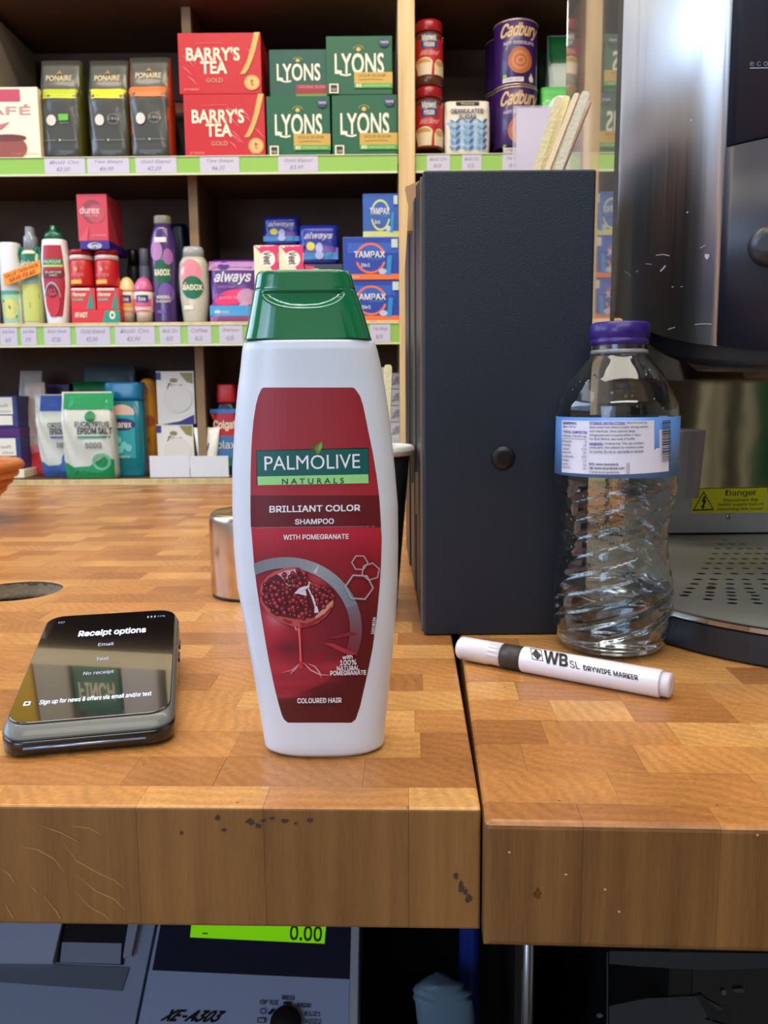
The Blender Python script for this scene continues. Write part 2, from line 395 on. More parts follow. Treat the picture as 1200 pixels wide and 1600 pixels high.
def counter(name, label, origin, rot, width, depth, first, sign, near_u, near_v, hole=None, group=None):
    root = empty(name, (origin[0], origin[1], 0), label, 'countertop', group, rot)
    rows = []; v = 0.; h = first
    while v < depth-.001: rows.append((v, min(v+h, depth))); v += h; h = .0295
    cells = []
    rnd = random.Random(3 if sign < 0 else 9)
    for ri, (v0, v1) in enumerate(rows):
        u = 0.; first_w = rnd.uniform(.02, .06)
        while u < width-.001:
            w = first_w if u == 0 else rnd.uniform(.038, .078)
            u1 = min(u+w, width); cells.append((u, u1, v0, v1, ri, u == 0)); u = u1
    def key(c): return max(0, c[0]-near_u)*3+max(0, c[2]-near_v)+c[2]*.3
    order = sorted(cells, key=key); rest = MB(); rest.tint = []
    for i, (u, u1, v0, v1, ri, side) in enumerate(order):
        a, b = (u, u1) if sign > 0 else (-u1, -u)
        g = .00006; dz = rnd.uniform(-.0001, .00005)
        bm = bmesh.new(); bmesh.ops.create_cube(bm, size=1)
        for q in bm.verts:
            q.co = (a+g if q.co.x < 0 else b-g, v0+g if q.co.y < 0 else v1-g, -THK if q.co.z < 0 else dz)
        es = []
        for e in bm.edges:
            p, q = e.verts[0].co, e.verts[1].co
            top = p.z > -.01 and q.z > -.01
            if ri == 0 and top and abs(p.y-q.y) < 1e-6 and p.y < v0+.001: es.append(e)
            if ri == 0 and not top and p.z < -.01 and q.z < -.01 and p.y < v0+.001 and q.y < v0+.001: es.append(e)
            xs = 0 if sign > 0 else 0
            if side and abs(p.x-q.x) < 1e-6 and abs(p.x) < .001 and top: es.append(e)
            if side and ri == 0 and abs(p.x) < .001 and abs(q.x) < .001 and p.y < .001 and q.y < .001: es.append(e)
        if es: bmesh.ops.bevel(bm, geom=es, offset=.0028 if sign > 0 else .0014, segments=3, affect='EDGES', profile=.5)
        bm.verts.index_update()
        t = (min(1, max(0, rnd.gauss(.5, .27))), rnd.random(), rnd.random(), 1)
        vs = [q.co.copy() for q in bm.verts]; fs = [[q.index for q in f.verts] for f in bm.faces]; bm.free()
        cut = hole and (min(max(hole[0], a), b)-hole[0])**2+(min(max(hole[1], v0), v1)-hole[1])**2 < hole[2]**2
        if i < 290 or cut:
            mb = MB(); mb.add(vs, fs, BLOCK); mb.tint = [t]*len(vs); o = mb.build('wood_block', root)
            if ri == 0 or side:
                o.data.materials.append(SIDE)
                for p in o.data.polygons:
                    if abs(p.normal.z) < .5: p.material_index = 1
            if cut:
                cm = MB(); cm.lathe([(hole[2], -.1), (hole[2], .05)], BLOCK, hole[0], hole[1], 48); c = cm.build('cutter', root)
                md = o.modifiers.new('b', 'BOOLEAN'); md.object = c; md.solver = 'EXACT'
                dg = bpy.context.evaluated_depsgraph_get(); me = bpy.data.meshes.new_from_object(o.evaluated_get(dg)); o.modifiers.clear()
                o.data = me; bpy.data.objects.remove(c)
                if len(me.polygons) == 0: bpy.data.objects.remove(o)
        else:
            rest.add(vs, fs, BLOCK); rest.tint += [t]*len(vs)
    if rest.v:
        o = rest.build('wood_block', root); o['kind'] = 'stuff'
    return root
lf0, lf1 = PZ(0, 1262), PZ(752, 1264)
LROT = math.radians(-1.9); RROT = math.radians(-3.0)
hc = PZ(24, 923)
def tolocal(p, o, r):
    d = Vector((p.x-o[0], p.y-o[1])); c, s = math.cos(-r), math.sin(-r); return (d.x*c-d.y*s, d.x*s+d.y*c)
LO = (lf1.x, lf1.y); hl = tolocal(hc, LO, LROT)
left = counter('butcher_block_counter', 'left end-grain wooden worktop, with the round cable hole, under the shampoo bottle', LO, LROT, 1.05, 1.285, .0185, -1, .34, .3, (hl[0], hl[1], .0395))
rp = PZ(757, 1285)
right = counter('butcher_block_counter', 'right end-grain wooden worktop slab under the water bottle and coffee machine', (rp.x, rp.y), RROT, 1.0, 1.26, .0165, 1, .24, .2)
# inside of the cable hole
cup = MB(); g1 = mat((96, 84, 66), .9, bump=300, bs=.6); cx, cy = hl
cup.lathe([(.0393, -.0005), (.039, -.030)], g1, cx, cy, 48, False, False)
cup.lathe([(.0389, -.030), (.030, -.033), (.028, -.052), (.001, -.052)], mat((38, 33, 28), .9), cx, cy, 48, False, True)
cup.build('hole_lining', left)
rim = MB(); rj = random.Random(5)
rr = [[(cx+(r+rj.uniform(-.0012, .0012))*math.cos(2*math.pi*j/48), cy+(r+rj.uniform(-.0012, .0012))*math.sin(2*math.pi*j/48), z+rj.uniform(-.0006, .0006)) for j in range(48)] for r, z in ((.0392, -.002), (.0365, -.011), (.034, -.0135), (.0392, -.017))]
rim.rings(rr, mat((120, 106, 84), .9, bump=250, bs=.7), False, False); rim.build('dusty_rim', left)
# marks on the front faces
def front_art(root_objs, name, parent, ops):
    a = Art(map_lens(root_objs), .00003, .00008, (40, 40)); ops(a); o = a.build(name, parent); o['kind'] = 'stuff'; return o
lo = [o for o in left.children if o.name.startswith('wood_block') and o.get('kind') != 'stuff']
ro = [o for o in right.children if o.name.startswith('wood_block') and o.get('kind') != 'stuff']
def f1(a):
    m = mat((176, 132, 70), .5)
    for p in ([(30, 1322), (60, 1328), (85, 1342), (103, 1366)], [(100, 1318), (120, 1345), (150, 1362), (178, 1375), (195, 1388)], [(110, 1290), (140, 1294), (160, 1305)],
              [(120, 1366), (150, 1392), (180, 1405), (196, 1422)], [(118, 1392), (140, 1416), (165, 1430), (180, 1447)], [(2, 1356), (15, 1366), (26, 1382)], [(48, 1384), (60, 1394)], [(70, 1400), (90, 1425), (100, 1445)], [(8, 1410), (18, 1428), (22, 1434)], [(60, 1288), (95, 1300), (130, 1318)]):
        q = []
        for i in range(len(p)-1):
            for t in (0, .5): q.append((p[i][0]+(p[i+1][0]-p[i][0])*t, p[i][1]+(p[i+1][1]-p[i][1])*t))
        q.append(p[-1]); n = len(q); a.line(q, [.5+1.6*math.sin(math.pi*i/(n-1)) for i in range(n)], m)
front_art(lo, 'light_fleck', left, f1)
def blob(a, x, y, rx, ry, m, seed, n=11):
    r = random.Random(seed); a.poly([(x+rx*r.uniform(.55, 1.1)*math.cos(2*math.pi*i/n), y+ry*r.uniform(.5, 1.1)*math.sin(2*math.pi*i/n)) for i in range(n)], m)
def f2(a):
    m = mat((72, 52, 40), .8)
    for i, (x, y, rx, ry) in enumerate(((340, 1278, 5, 5), (392, 1284, 9, 6), (404, 1290, 6, 5), (412, 1282, 5, 4), (284, 1301, 4, 4), (350, 1296, 5, 3), (445, 1282, 7, 4), (484, 1281, 7, 4), (462, 1286, 4, 3), (425, 1278, 5, 3), (712, 1368, 4, 7), (720, 1385, 6, 10), (732, 1403, 7, 7), (727, 1393, 4, 6))): blob(a, x, y, rx, ry, m, i)
front_art(lo, 'dark_dent', left, f2)
def f3(a):
    blob(a, 840, 1396, 6.5, 10.5, mat((96, 50, 18), .4), 2, 16); blob(a, 841, 1397, 4.5, 8, mat((120, 64, 22), .4), 3, 16)
    m = mat((205, 180, 140), .7)
    for x, y in ((884, 1366), (967, 1424), (945, 1389), (796, 1331), (1183, 1304)): blob(a, x, y, 2.6, 2.2, m, x)
front_art(ro, 'knot', right, f3)
# ------------------------------------------------------------------ shelving
SY = 1.9; BY = 2.22
ZT = PY(400, 243, SY).z; ZM = PY(300, 503, SY).z; ZL = PY(200, 749, SY).z
XP0, XP1 = PY(622, 120, SY).x, PY(648, 120, SY).x
ZTOP = ZT+(ZT-ZM)
unit = empty('shelving_unit', (-.3, SY, -.9), 'dark brown shop shelving with pine posts behind the counter', 'shelving')
def sp(name, mb):
    o = mb.build(name); return keep(o, unit)
for z in (ZTOP, ZT, ZM, ZL, ZL-.36):
    for x0, x1 in ((-1.15, XP0), (XP1, 1.7)):
        b = MB(); b.box(x0+.0005, x1-.0005, SY+.012, BY, z-.018, z, PLY); b.box(x0+.0005, x1-.0005, SY, SY+.0118, z-.018, z, PINE, .001); sp('shelf_board', b)
b = MB(); b.box(-1.17, 1.72, BY+.001, BY+.012, -.9, ZTOP+.35, PLY); sp('back_panel', b)
b = MB(); b.box(-1.15, XP0-.0005, SY-.0025, SY-.0003, ZTOP-.017, ZTOP+.034, mat((244, 222, 172), .5)); sp('shelf_lip', b)
b = MB(); b.box(XP0, XP1, SY-.012, BY, -.9, ZTOP+.30, PINE, .0015); sp('post', b)
for x in (-1.17, 1.702):
    b = MB(); b.box(x, x+.018, SY, BY, -.9, ZTOP+.30, PINE); sp('side_panel', b)
xd = PY(302, 330, SY+.075).x
for (z0, z1) in ((ZT, ZTOP-.018), (ZM, ZT-.018), (ZL, ZM-.018)):
    b = MB(); b.box(xd-.011, xd+.011, SY+.085, BY, z0+.0003, z1-.0003, PLY); b.box(xd-.010, xd+.010, SY+.075, SY+.0848, z0+.0003, z1-.0003, mat((150, 120, 84), .6)); sp('divider', b)
# price strips
GREENS = mat((150, 196, 84), .3); TICK = mat((206, 200, 216), .5); LIP = mat((226, 226, 190), .25); SCR = mat((140, 140, 156), .6)
def strip(x0, x1, zt, hh, ticks, label, texts=True, yoff=0):
    X0, X1 = PY(x0, 260, SY).x, PY(x1, 260, SY).x
    root = empty('price_strip', (X0, SY-.004, zt-hh), label, 'price strip')
    b = MB(); b.box(X0, X1, SY-.0035, SY-.0004, zt-hh, zt, GREENS); b.box(X0, X1, SY-.006, SY-.0036, zt-hh-.003, zt-hh+.001, LIP); b.box(X0, X1, SY-.006, SY-.0036, zt-.0015, zt, LIP)
    keep(b.build('plastic_channel'), root)
    for i, (a, c) in enumerate(ticks):
        ya = 262 if zt > .5 else 522 if zt > .2 else 756
        A, B = PY(a, ya, SY-.004).x, PY(c, ya, SY-.004).x
        t = MB(); t.box(A, B, SY-.0046, SY-.0037, zt-hh+.0022, zt-.0025, TICK); o = keep(t.build('price_ticket'), root)
        if texts:
            w = B-A; r = random.Random(i+int(zt*100)); ar = Art(map_front([o], A, B, zt-hh, zt), .0002, .0001)
            ar.text(('Tea Bags', 'Coffee', 'Gold Blend', 'Shampoo', 'Body Wash', 'Roll On')[r.randrange(6)], .15, .60, .85, .80, SCR, 0, shear=.05)
            ar.text('€%d.%02d' % (r.randint(2, 9), r.choice((50, 20, 99))), .3, .2, .62, .42, SCR, 0, shear=.1); ar.build('handwriting', o)
strip(-150, 621, ZT-.001, .0365, [(-60, -4), (70, 133), (137, 202), (212, 276), (313, 374), (435, 497)], 'long green price strip on the edge of the top left shelf')
strip(649, 1300, ZT-.001, .0365, [(667, 703), (722, 752), (785, 820)], 'short green price strip right of the pine post')
strip(-150, 629, ZM-.006, .044, [(-40, -4), (0, 27), (33, 57), (69, 110), (119, 172), (180, 242), (250, 282), (294, 330), (343, 379), (392, 440), (450, 500), (578, 610)], 'green price strip crowded with tickets on the middle shelf edge')
strip(-150, 629, ZL-.010, .03, [(-40, 42)], 'green price strip low on the bottom shelf edge', False)

# ------------------------------------------------------------------ generic packs
def X_(x, y, Y): return PY(x, y, Y).x
def span(x0, x1, y0, y1, Y):
    ym = (y0+y1)/2; return X_(x0, ym, Y), X_(x1, ym, Y)
def hgt(x, ytop, Y, zb): return PY(x, ytop, Y).z-zb
def carton(label, cat, x0, x1, y0, y1, zb, Y, dep, m, art=None, name='carton', group=None, side=None, ztop=None, bev=.0012):
    A, B = span(x0, x1, y0, y1, Y); zt = ztop or PY((x0+x1)/2, y0, Y).z
    b = MB(); b.box(A, B, Y, Y+dep, zb+.0002, zt, m, bev); o = b.build(name); tag(o, label, cat, group)
    # origin at the base
    c = Vector(((A+B)/2, Y+dep/2, zb)); o.data.transform(Matrix.Translation(-c)); o.location = c
    bpy.context.view_layer.update()
    if art:
        a = Art(map_front([o], A, B, zb, zt)); art(a); a.build('printed_front', o)
    o['top'] = zt; return o
def recenter(o, c):
    c = Vector(c); o.data.transform(Matrix.Translation(-c)); o.location = c; bpy.context.view_layer.update(); return o
def pouch(label, cat, x0, x1, y0, y1, zb, Y, dep, m, art=None, name='pouch', group=None, lean=0, topd=.005, wob=.002, seed=1, toplen=.1, gus=None, topw=1.0):
    A, B = span(x0, x1, y0, y1, Y); zt = PY((x0+x1)/2, y0, Y).z; H = zt-zb
    cx = (A+B)/2; a = (B-A)/2; rnd = random.Random(seed); rings = []; nz = 16; seg = 40
    for i in range(nz+1):
        t = i/nz; d = dep/2*(1-.12*t) if t < 1-toplen*3 else max(topd/2, dep/2*.64*(1-((t-(1-toplen*3))/(toplen*3)))**.7+topd/2*.6)
        d *= min(1, .82+t*3); w = a*(1-(1-topw)*t)*(.97+.03*math.sin(t*3.1))
        r = []
        for j, p in enumerate(sell(w, d, 5, seg, cx+lean*t, Y+dep/2, zb+.0003+H*t)):
            k = wob*math.sin(j*1.3+i*.9+seed)*math.sin(t*math.pi)*.6
            r.append((p[0]+k*.4, p[1]+k, p[2]))
        rings.append(r)
    b = MB(); b.rings(rings, m); o = b.build(name); tag(o, label, cat, group); recenter(o, (cx, Y+dep/2, zb))
    if gus:
        me = o.data; me.materials.append(gus)
        for p in me.polygons:
            if abs(p.normal.x) > .75: p.material_index = 1
    if art:
        aa = Art(map_front([o], A, B, zb, zt), .0005, .0008); art(aa); aa.build('printed_front', o)
    return o
def round_thing(label, cat, cxp, yb, Y, zb, prof, m, name, group=None, seg=36, ell=1., art=None, parts=(), R=None):
    """prof: (radius m, height m); parts: (name, prof, material)"""
    cx = X_(cxp, yb, Y); root = empty(name, (cx, Y, zb), label, cat, group)
    objs = []
    for nm, pr, mm in [('body', prof, m)]+list(parts):
        b = MB(); b.lathe([(r, z+.0003) for r, z in pr], mm, 0, 0, seg)
        for i, v in enumerate(b.v): b.v[i] = (v[0], v[1]*ell, v[2])
        o = b.build(nm, root); objs.append(o)
    if art:
        bpy.context.view_layer.update()
        r = R or max(p[0] for p in prof); top = max(p[1] for p in prof)
        a = Art(map_front([objs[0]], cx-r, cx+r, zb, zb+top), .0003, .0004); art(a); a.build('printed_front', root)
    return root
def ppx(cx, Y, zb, tab):
    r = []
    for w, y in tab: r.append((max(.0004, X_(cx+w, y, Y)-X_(cx, y, Y)), max(0, PY(cx, y, Y).z-zb)))
    return sorted(r, key=lambda q: 0) if r[0][1] <= r[-1][1] else r[::-1]
# ------------------------------------------------------------------ top shelf, left bay
Y0 = SY+.015
def art_choc(a):
    a.rect(.18, .80, .70, .97, mat((196, 70, 92), .5)); a.text('NESCAFÉ', -.9, .62, .86, .76, mat((205, 150, 140), .5), .02)
    a.poly([(.0, .43), (.5, .52), (.35, .42), (.0, .38)], mat((200, 110, 120), .5)); a.ell(.45, .16, .32, .18, mat((150, 74, 60), .5)); a.ell(.45, .3, .32, .05, mat((110, 50, 40), .5))
    a.text('Cappuccino', .5, .05, .95, .1, mat((190, 130, 80), .5))
c1 = carton('cream and pink coffee sachet carton at the left edge of the top shelf', 'box', -30, 61, 136, 243, ZT, Y0, .09, mat((255, 240, 205), .5), art_choc, 'coffee_carton')
gb = MB(); gz = c1['top']; gx = PY(56, 100, Y0+.26).x; gt = PY(56, 86, Y0+.26).z
gb.box(gx-.30, gx, Y0-.005, Y0+.26, gz+.0005, gt, mat((140, 130, 116), .5), .002); g = gb.build('cardboard_carton'); tag(g, 'long grey-brown cardboard carton lying on top of the cream coffee carton', 'box')
GOLD = mat((170, 128, 60), .4); LBAG = mat((66, 66, 58), .35, coat=.3); PALE = mat((205, 200, 185), .5)
for i, (x0, x1, y0, band, gus, lab) in enumerate(((59, 124, 87, (196, 205, 40), (86, 88, 20), 'black coffee bag with lime band and small green badge, leftmost of three'),
        (135, 199, 87, (232, 220, 40), (60, 60, 30), 'black coffee bag with yellow band and no green badge, middle of three'), (199, 264, 82, (240, 120, 55), (190, 74, 36), 'black coffee bag with an orange band and orange side, right of three'))):
    def art(a, i=i, band=band):
        a.rect(.01, .60, .99, .70, mat(band, .4), 10, 2)
        a.text('PONAIRE', .18, .785, .80, .84, mat((226, 206, 160), .4), .02); a.poly([(.42, .85), (.5, .895), (.58, .85), (.5, .86)], GOLD)
        a.ell(.30, .39, .115, .053, mat((226, 214, 200), .5), 20)
        if i == 0: a.rect(.48, .385, .72, .445, mat((110, 190, 50), .5)); a.text('ORGANIC', .50, .355, .74, .372, GREY)
        else: a.text('1kg', .50, .38, .78, .415, GREY, .02); a.ell(.64, .395, .15, .05, GREY, 20, .93)
        a.rect(.12, .19, .40, .194, GREY); a.rect(.50, .19, .90, .194, GREY); a.ell(.50, .192, .02, .01, PALE); a.text('coffee beans', .36, .045, .66, .06, GREY)
    pouch(lab, 'coffee bag', x0, x1, y0, 242, ZT, Y0+.01, .075, LBAG, art, 'coffee_bag', 'coffee bags on the top shelf', seed=i+2, gus=mat(gus, .4), toplen=.12, wob=.0025, topd=.02)
pouch('dark coffee bag with a faded red top standing behind the orange banded bag', 'coffee bag', 266, 292, 150, 238, ZT, Y0+.14, .07, BLACK, lambda a: a.rect(.1, .82, .9, .97, mat((120, 50, 36), .5)), 'coffee_bag', seed=9)
RED = mat((198, 24, 34), .4); CRM = mat((248, 238, 205), .5)
def barry(k):
    def art(a):
        a.text("BARRY'S", .10, .55, .74, .76, CRM, .025); a.text('TEA', .27, .34, .58, .53, CRM, .03)
        a.text('GOLD', .33, .19, .53, .26, mat((220, 150, 120), .5), .02); a.line([(.2, .82), (.55, .83)], .008, mat((220, 110, 100), .5))
        a.strip([(1, .925, .99), (.85, .90, .965), (.7, .87, .935), (.55, .835, .895), (.4, .78, .845), (.32, .74, .80)], mat((214, 176, 92), .35), 2)
        a.ell(.885, .18, .095, .125, mat((232, 160, 90), .4), 24); a.ell(.885, .18, .075, .10, mat((240, 190, 110), .4), 24); a.text('t', .865, .13, .905, .23, mat((200, 90, 60), .5), .02)
        a.text('80 TEABAGS', .06, .055, .24, .09, mat((235, 170, 150), .5))
        r = random.Random(k); gl = mat((244, 180, 190), .3)     # crinkles of the clear wrap
        for i in range(14 if k else 7):
            u = r.uniform(.02, .12) if not k and i < 5 else r.uniform(.45, .92); v = r.uniform(.08, .8); L = r.uniform(.06, .2); a.line([(u, v), (u+L*.5, v-L*.5), (u+L, v-L*1.3)], [.001, .006, .001], gl)
    return art
b1 = carton('red tea carton in crinkled clear wrap, under the other red tea carton', 'tea box', 288, 414, 147, 240, ZT, Y0, .10, RED, barry(1), 'tea_carton', 'red tea cartons')
carton('red tea carton stacked on top of the other red tea carton', 'tea box', 279, 408, 51, 147, b1['top'], Y0, .105, RED, barry(0), 'tea_carton', 'red tea cartons')
GRN = mat((10, 92, 58), .42); GR2 = mat((20, 84, 66), .4)
def lyons(kind):
    def art(a):
        a.text('LYONS', .13, .36, .87, .70, mat((244, 238, 214), .5), .018); a.line([(.17, .42), (.22, .345), (.30, .33), (.37, .35)], .03, mat((244, 238, 214), .5))
        a.ell(.49, .77, .035, .035, mat((214, 190, 80), .4)); a.ell(.49, .775, .08, .06, mat((190, 180, 90), .4), 24, .88, 0, 180)
        if kind: 
            a.rect(.42, .19, 1, .38, mat((206, 166, 70), .35)); a.text('GOLD BLEND', .49, .30, .90, .345, mat((120, 84, 40), .5)); a.line([(.5, .25), (.7, .26), (.86, .25)], .01, mat((150, 110, 50), .5))
            a.rect(.42, .11, 1, .19, mat((88, 170, 60), .4)); a.text('80', .45, .125, .53, .175, CRM, .03); a.text('BIODEGRADABLE TEABAGS', .56, .135, .95, .16, CRM)
            a.ell(.88, .88, .075, .08, mat((50, 70, 110), .5)); a.text('TASTE', .82, .86, .94, .895, CRM, .02)
            a.rect(.04, .02, .18, .18, CRM); a.rect(.06, .04, .16, .16, mat((50, 45, 50), .5)); a.text('FAIR', .07, .06, .15, .10, CRM)
        else:
            a.rect(.45, .07, .99, .27, mat((156, 34, 50), .4)); a.text('ORIGINAL BLEND', .49, .19, .96, .25, mat((220, 150, 150), .5), .01); a.rect(.45, .0, .99, .07, mat((110, 150, 50), .4))
    return art
L1 = carton('green tea carton with gold band, lower left of the front four', 'tea box', 417, 516, 150, 238, ZT, Y0, .09, GRN, lyons(1), 'tea_carton', 'green tea cartons')
L2 = carton('green tea carton with gold band, lower right beside the pine post', 'tea box', 519, 621, 148, 238, ZT, Y0, .095, GRN, lyons(1), 'tea_carton', 'green tea cartons')
carton('green tea carton with gold band stacked highest, beside the pine post', 'tea box', 510, 613, 56, 148, L2['top'], Y0, .095, GRN, lyons(1), 'tea_carton', 'green tea cartons')
carton('darker green tea carton with a red band on the upper row', 'tea box', 421, 512, 77, 150, L1['top'], Y0+.012, .075, GR2, lyons(0), 'tea_carton', 'green tea cartons')
# ------------------------------------------------------------------ shelf above the frame, mirrored in the terminal screen
def up_item(x0, x1, h, lab, cat, m, art=None, dep=.10, nm='packet'):
    b = MB(); b.box(x0, x1, Y0, Y0+dep, ZTOP+.0002, ZTOP+h, m, .008); o = b.build(nm); tag(o, lab, cat); recenter(o, ((x0+x1)/2, Y0+dep/2, ZTOP))
    if art: a = Art(map_front([o], x0, x1, ZTOP, ZTOP+h), .0005, .0005); art(a); a.build('printed_front', o)
up_item(-1.02, -.90, .27, 'yellow packet seen mirrored at the left of the terminal screen', 'packet', mat((226, 176, 30), .4))
up_item(-.895, -.80, .30, 'beige packet seen mirrored beside the yellow one in the terminal screen', 'packet', mat((190, 176, 150), .5))
up_item(-.79, -.665, .20, 'green packet with pale writing seen mirrored in the terminal screen', 'packet', mat((14, 100, 70), .4), lambda a: a.text('FINCH', .12, .50, .88, .76, CREAM, .03))
up_item(-.66, -.56, .30, 'grey-white packet seen mirrored in the middle of the terminal screen', 'packet', mat((196, 186, 176), .5))
up_item(-.54, -.28, .31, 'large cream bag with an oval emblem seen mirrored in the terminal screen', 'bag', mat((220, 206, 160), .5), lambda a: (a.ell(.5, .55, .42, .30, mat((70, 60, 60), .5), 36, .85), a.ell(.5, .55, .28, .16, mat((120, 106, 90), .5)), a.rect(.05, .9, .4, .98, mat((60, 140, 150), .5))))
# ------------------------------------------------------------------ top shelf, right bay
JR = mat((96, 52, 26), .25, coat=.6)
def jar(zb, y0, y1, label):
    cx = 670; Yj = Y0+.035; s = lambda y: y0+(y1-y0)*y
    def art(a):
        a.rect(.012, .17, .988, .93, mat((196, 34, 36), .4), 24, 6)
        a.rect(.22, .66, .76, .93, mat((40, 70, 140), .4), 10, 3); a.text('Maxwell', .25, .80, .73, .91, CRM, .02); a.text('House', .31, .69, .67, .79, CRM, .02); a.text('Mild Blend', .20, .54, .80, .63, mat((250, 190, 180), .5), .01, shear=.15)
        cc = mat((236, 214, 176), .4); a.ell(.32, .40, .29, .10, cc, 20); a.ell(.31, .41, .23, .065, mat((208, 160, 84), .4), 20); a.quad([(.12, .18), (.56, .18), (.60, .40), (.04, .40)], cc); a.ell(.84, .38, .145, .09, cc, 20); a.quad([(.66, .18), (.99, .18), (.99, .38), (.66, .38)], cc); a.ell(.84, .39, .12, .055, mat((208, 160, 84), .4), 16)
    prof = ppx(cx, Yj, zb, [(20, s(1)), (22, s(.98)), (22.5, s(.9)), (22.5, s(.26)), (20, s(.20)), (18, s(.17))])
    lid = ppx(cx, Yj, zb, [(20, s(.175)), (21, s(.165)), (21, s(.02)), (19.5, s(0))])
    o = round_thing(label, 'coffee jar', cx, s(1), Yj, zb, prof, JR, 'coffee_jar', 'instant coffee jars', art=None, parts=[('lid', lid, mat((168, 24, 34), .3, coat=.3))])
    bo = o.children[0]; r = max(p[0] for p in prof); h = max(p[1] for p in prof); bpy.context.view_layer.update()
    a = Art(map_front([bo], o.location.x-r, o.location.x+r, zb, zb+h), .0003, .0004); art(a); a.build('printed_label', o)
    return zb+max(p[1] for p in lid)
z1 = jar(ZT, 141, 238, 'red-lidded instant coffee jar, lower of the stacked pair by the pine post')
jar(z1+.0004, 38, 140, 'red-lidded instant coffee jar, upper of the stacked pair by the pine post')
def art_sugar(a):
    a.rect(.02, .03, .98, .62, mat((176, 206, 220), .5), 8, 4); a.rect(.25, .90, .75, .985, mat((44, 44, 52), .5)); a.text('Siucra', .36, .92, .64, .965, CRM)
    nb = mat((60, 74, 104), .5); a.text('GRANULATED', .13, .76, .84, .835, nb, .02); a.text('SUGAR', .31, .66, .68, .735, nb, .02)
    for r in range(5):
        for c in range(3):
            x, y = .22+c*.29, .155+r*.112
            a.ell(x-.06, y, .06, .022, mat((96, 150, 196), .5), 14, rot=-28); a.ell(x+.06, y+.005, .065, .026, mat((36, 96, 170), .5), 14, rot=35, same=True)
pouch('white and blue paper bag of granulated sugar between coffee jars and purple tins', 'sugar bag', 695, 767, 155, 237, ZT, Y0+.01, .075, mat((236, 226, 206), .6), art_sugar, 'sugar_bag', seed=4, toplen=.05, topd=.05)
PUR = mat((56, 24, 92), .35, coat=.3); GTX = mat((224, 186, 130), .4)
def tin(zb, y0, y1, label, cx=804.5, w=33.5, Yt=None, full=True):
    Yt = Yt or Y0+.055; s = lambda y: y0+(y1-y0)*y
    prof = ppx(cx, Yt, zb, [(w-1, s(1)), (w, s(.985)), (w, s(.045)), (w-1, s(.03)), (w-3, s(.02))])
    o = empty('chocolate_tin', (X_(cx, s(1), Yt), Yt, zb), label, 'tin', 'purple drinking chocolate tins')
    b = MB(); b.lathe([(r, z+.0003) for r, z in prof], PUR, 0, 0, 44); bo = b.build('body', o)
    r, h = max(p[0] for p in prof), max(p[1] for p in prof)
    for nm, zz in (('top_rim', h-.004), ('bottom_rim', .0006)):
        b = MB(); b.lathe([(r+.0002, zz), (r+.0012, zz+.0007), (r+.0012, zz+.0025), (r+.0002, zz+.0032)], mat((214, 190, 170), .25, .7), 0, 0, 44, False, False); b.build(nm, o)
    b = MB(); b.lathe([(r-.008, h+.0003), (r-.008, h+.004), (r-.010, h+.0045)], mat((90, 40, 110), .4), 0, 0, 36, False); b.build('lid', o)
    if full:
        bpy.context.view_layer.update(); x = o.location.x
        a = Art(map_front([bo], x-r, x+r, zb, zb+h), .0003, .0004)
        a.text('Cadbury', .12, .69, .93, .93, GTX, .022, shear=.12); a.text('HOT CHOCOLATE', .18, .615, .86, .66, mat((220, 205, 220), .5), .02)
        a.ell(.54, .375, .275, .20, mat((180, 100, 54), .5), 36); a.ell(.54, .375, .20, .14, mat((204, 126, 74), .4), 30, .75); a.ell(.54, .37, .1, .06, mat((214, 140, 90), .4), 24, .6)
        a.rect(.16, .05, .62, .12, mat((225, 210, 215), .5)); a.text('LOW FAT', .19, .068, .56, .10, PUR); a.ell(.80, .10, .055, .05, mat((235, 225, 215), .5)); a.poly([(.75, .11), (.80, .19), (.85, .11)], mat((235, 225, 215), .5)); a.ell(.2, .145, .04, .03, mat((130, 190, 70), .5))
        a.build('printed_label', o)
    return zb+h+.0048
z2 = tin(ZT, 144, 238, 'purple drinking chocolate tin, lower one partly behind the white paper')
tin(z2-.004, 41, 143, 'purple drinking chocolate tin, upper one with its label in full view')
z3 = tin(ZT, 152, 232, 'purple tin at the back left, lower of the rear pair', 789, 31, Y0+.17, False)
tin(z3-.004, 68, 150, 'purple tin at the back left, upper of the rear pair', 789, 31, Y0+.17, False)
WG = mat((210, 222, 212), .5)
pouch('tall white and green packet at the right of the top shelf, by the clear screen', 'packet', 858, 905, 46, 236, ZT, Y0+.10, .07, WG, lambda a: a.rect(0, .78, 1, .99, mat((30, 120, 66), .4), 8, 3), 'tall_packet', seed=3)
pouch('dark green packet in shadow behind the purple tins', 'packet', 843, 862, 70, 232, ZT, Y0+.19, .06, mat((24, 66, 46), .5), None, 'tall_packet', seed=6)
pouch('small bright green packet above the white paper notice', 'packet', 847, 905, 132, 238, ZT, Y0+.02, .06, mat((96, 196, 96), .35, coat=.3), lambda a: (a.ell(.5, .45, .42, .42, WHITE, 24, .8), a.ell(.55, .3, .3, .3, WHITE)), 'small_packet', seed=8, toplen=.08, topd=.03)
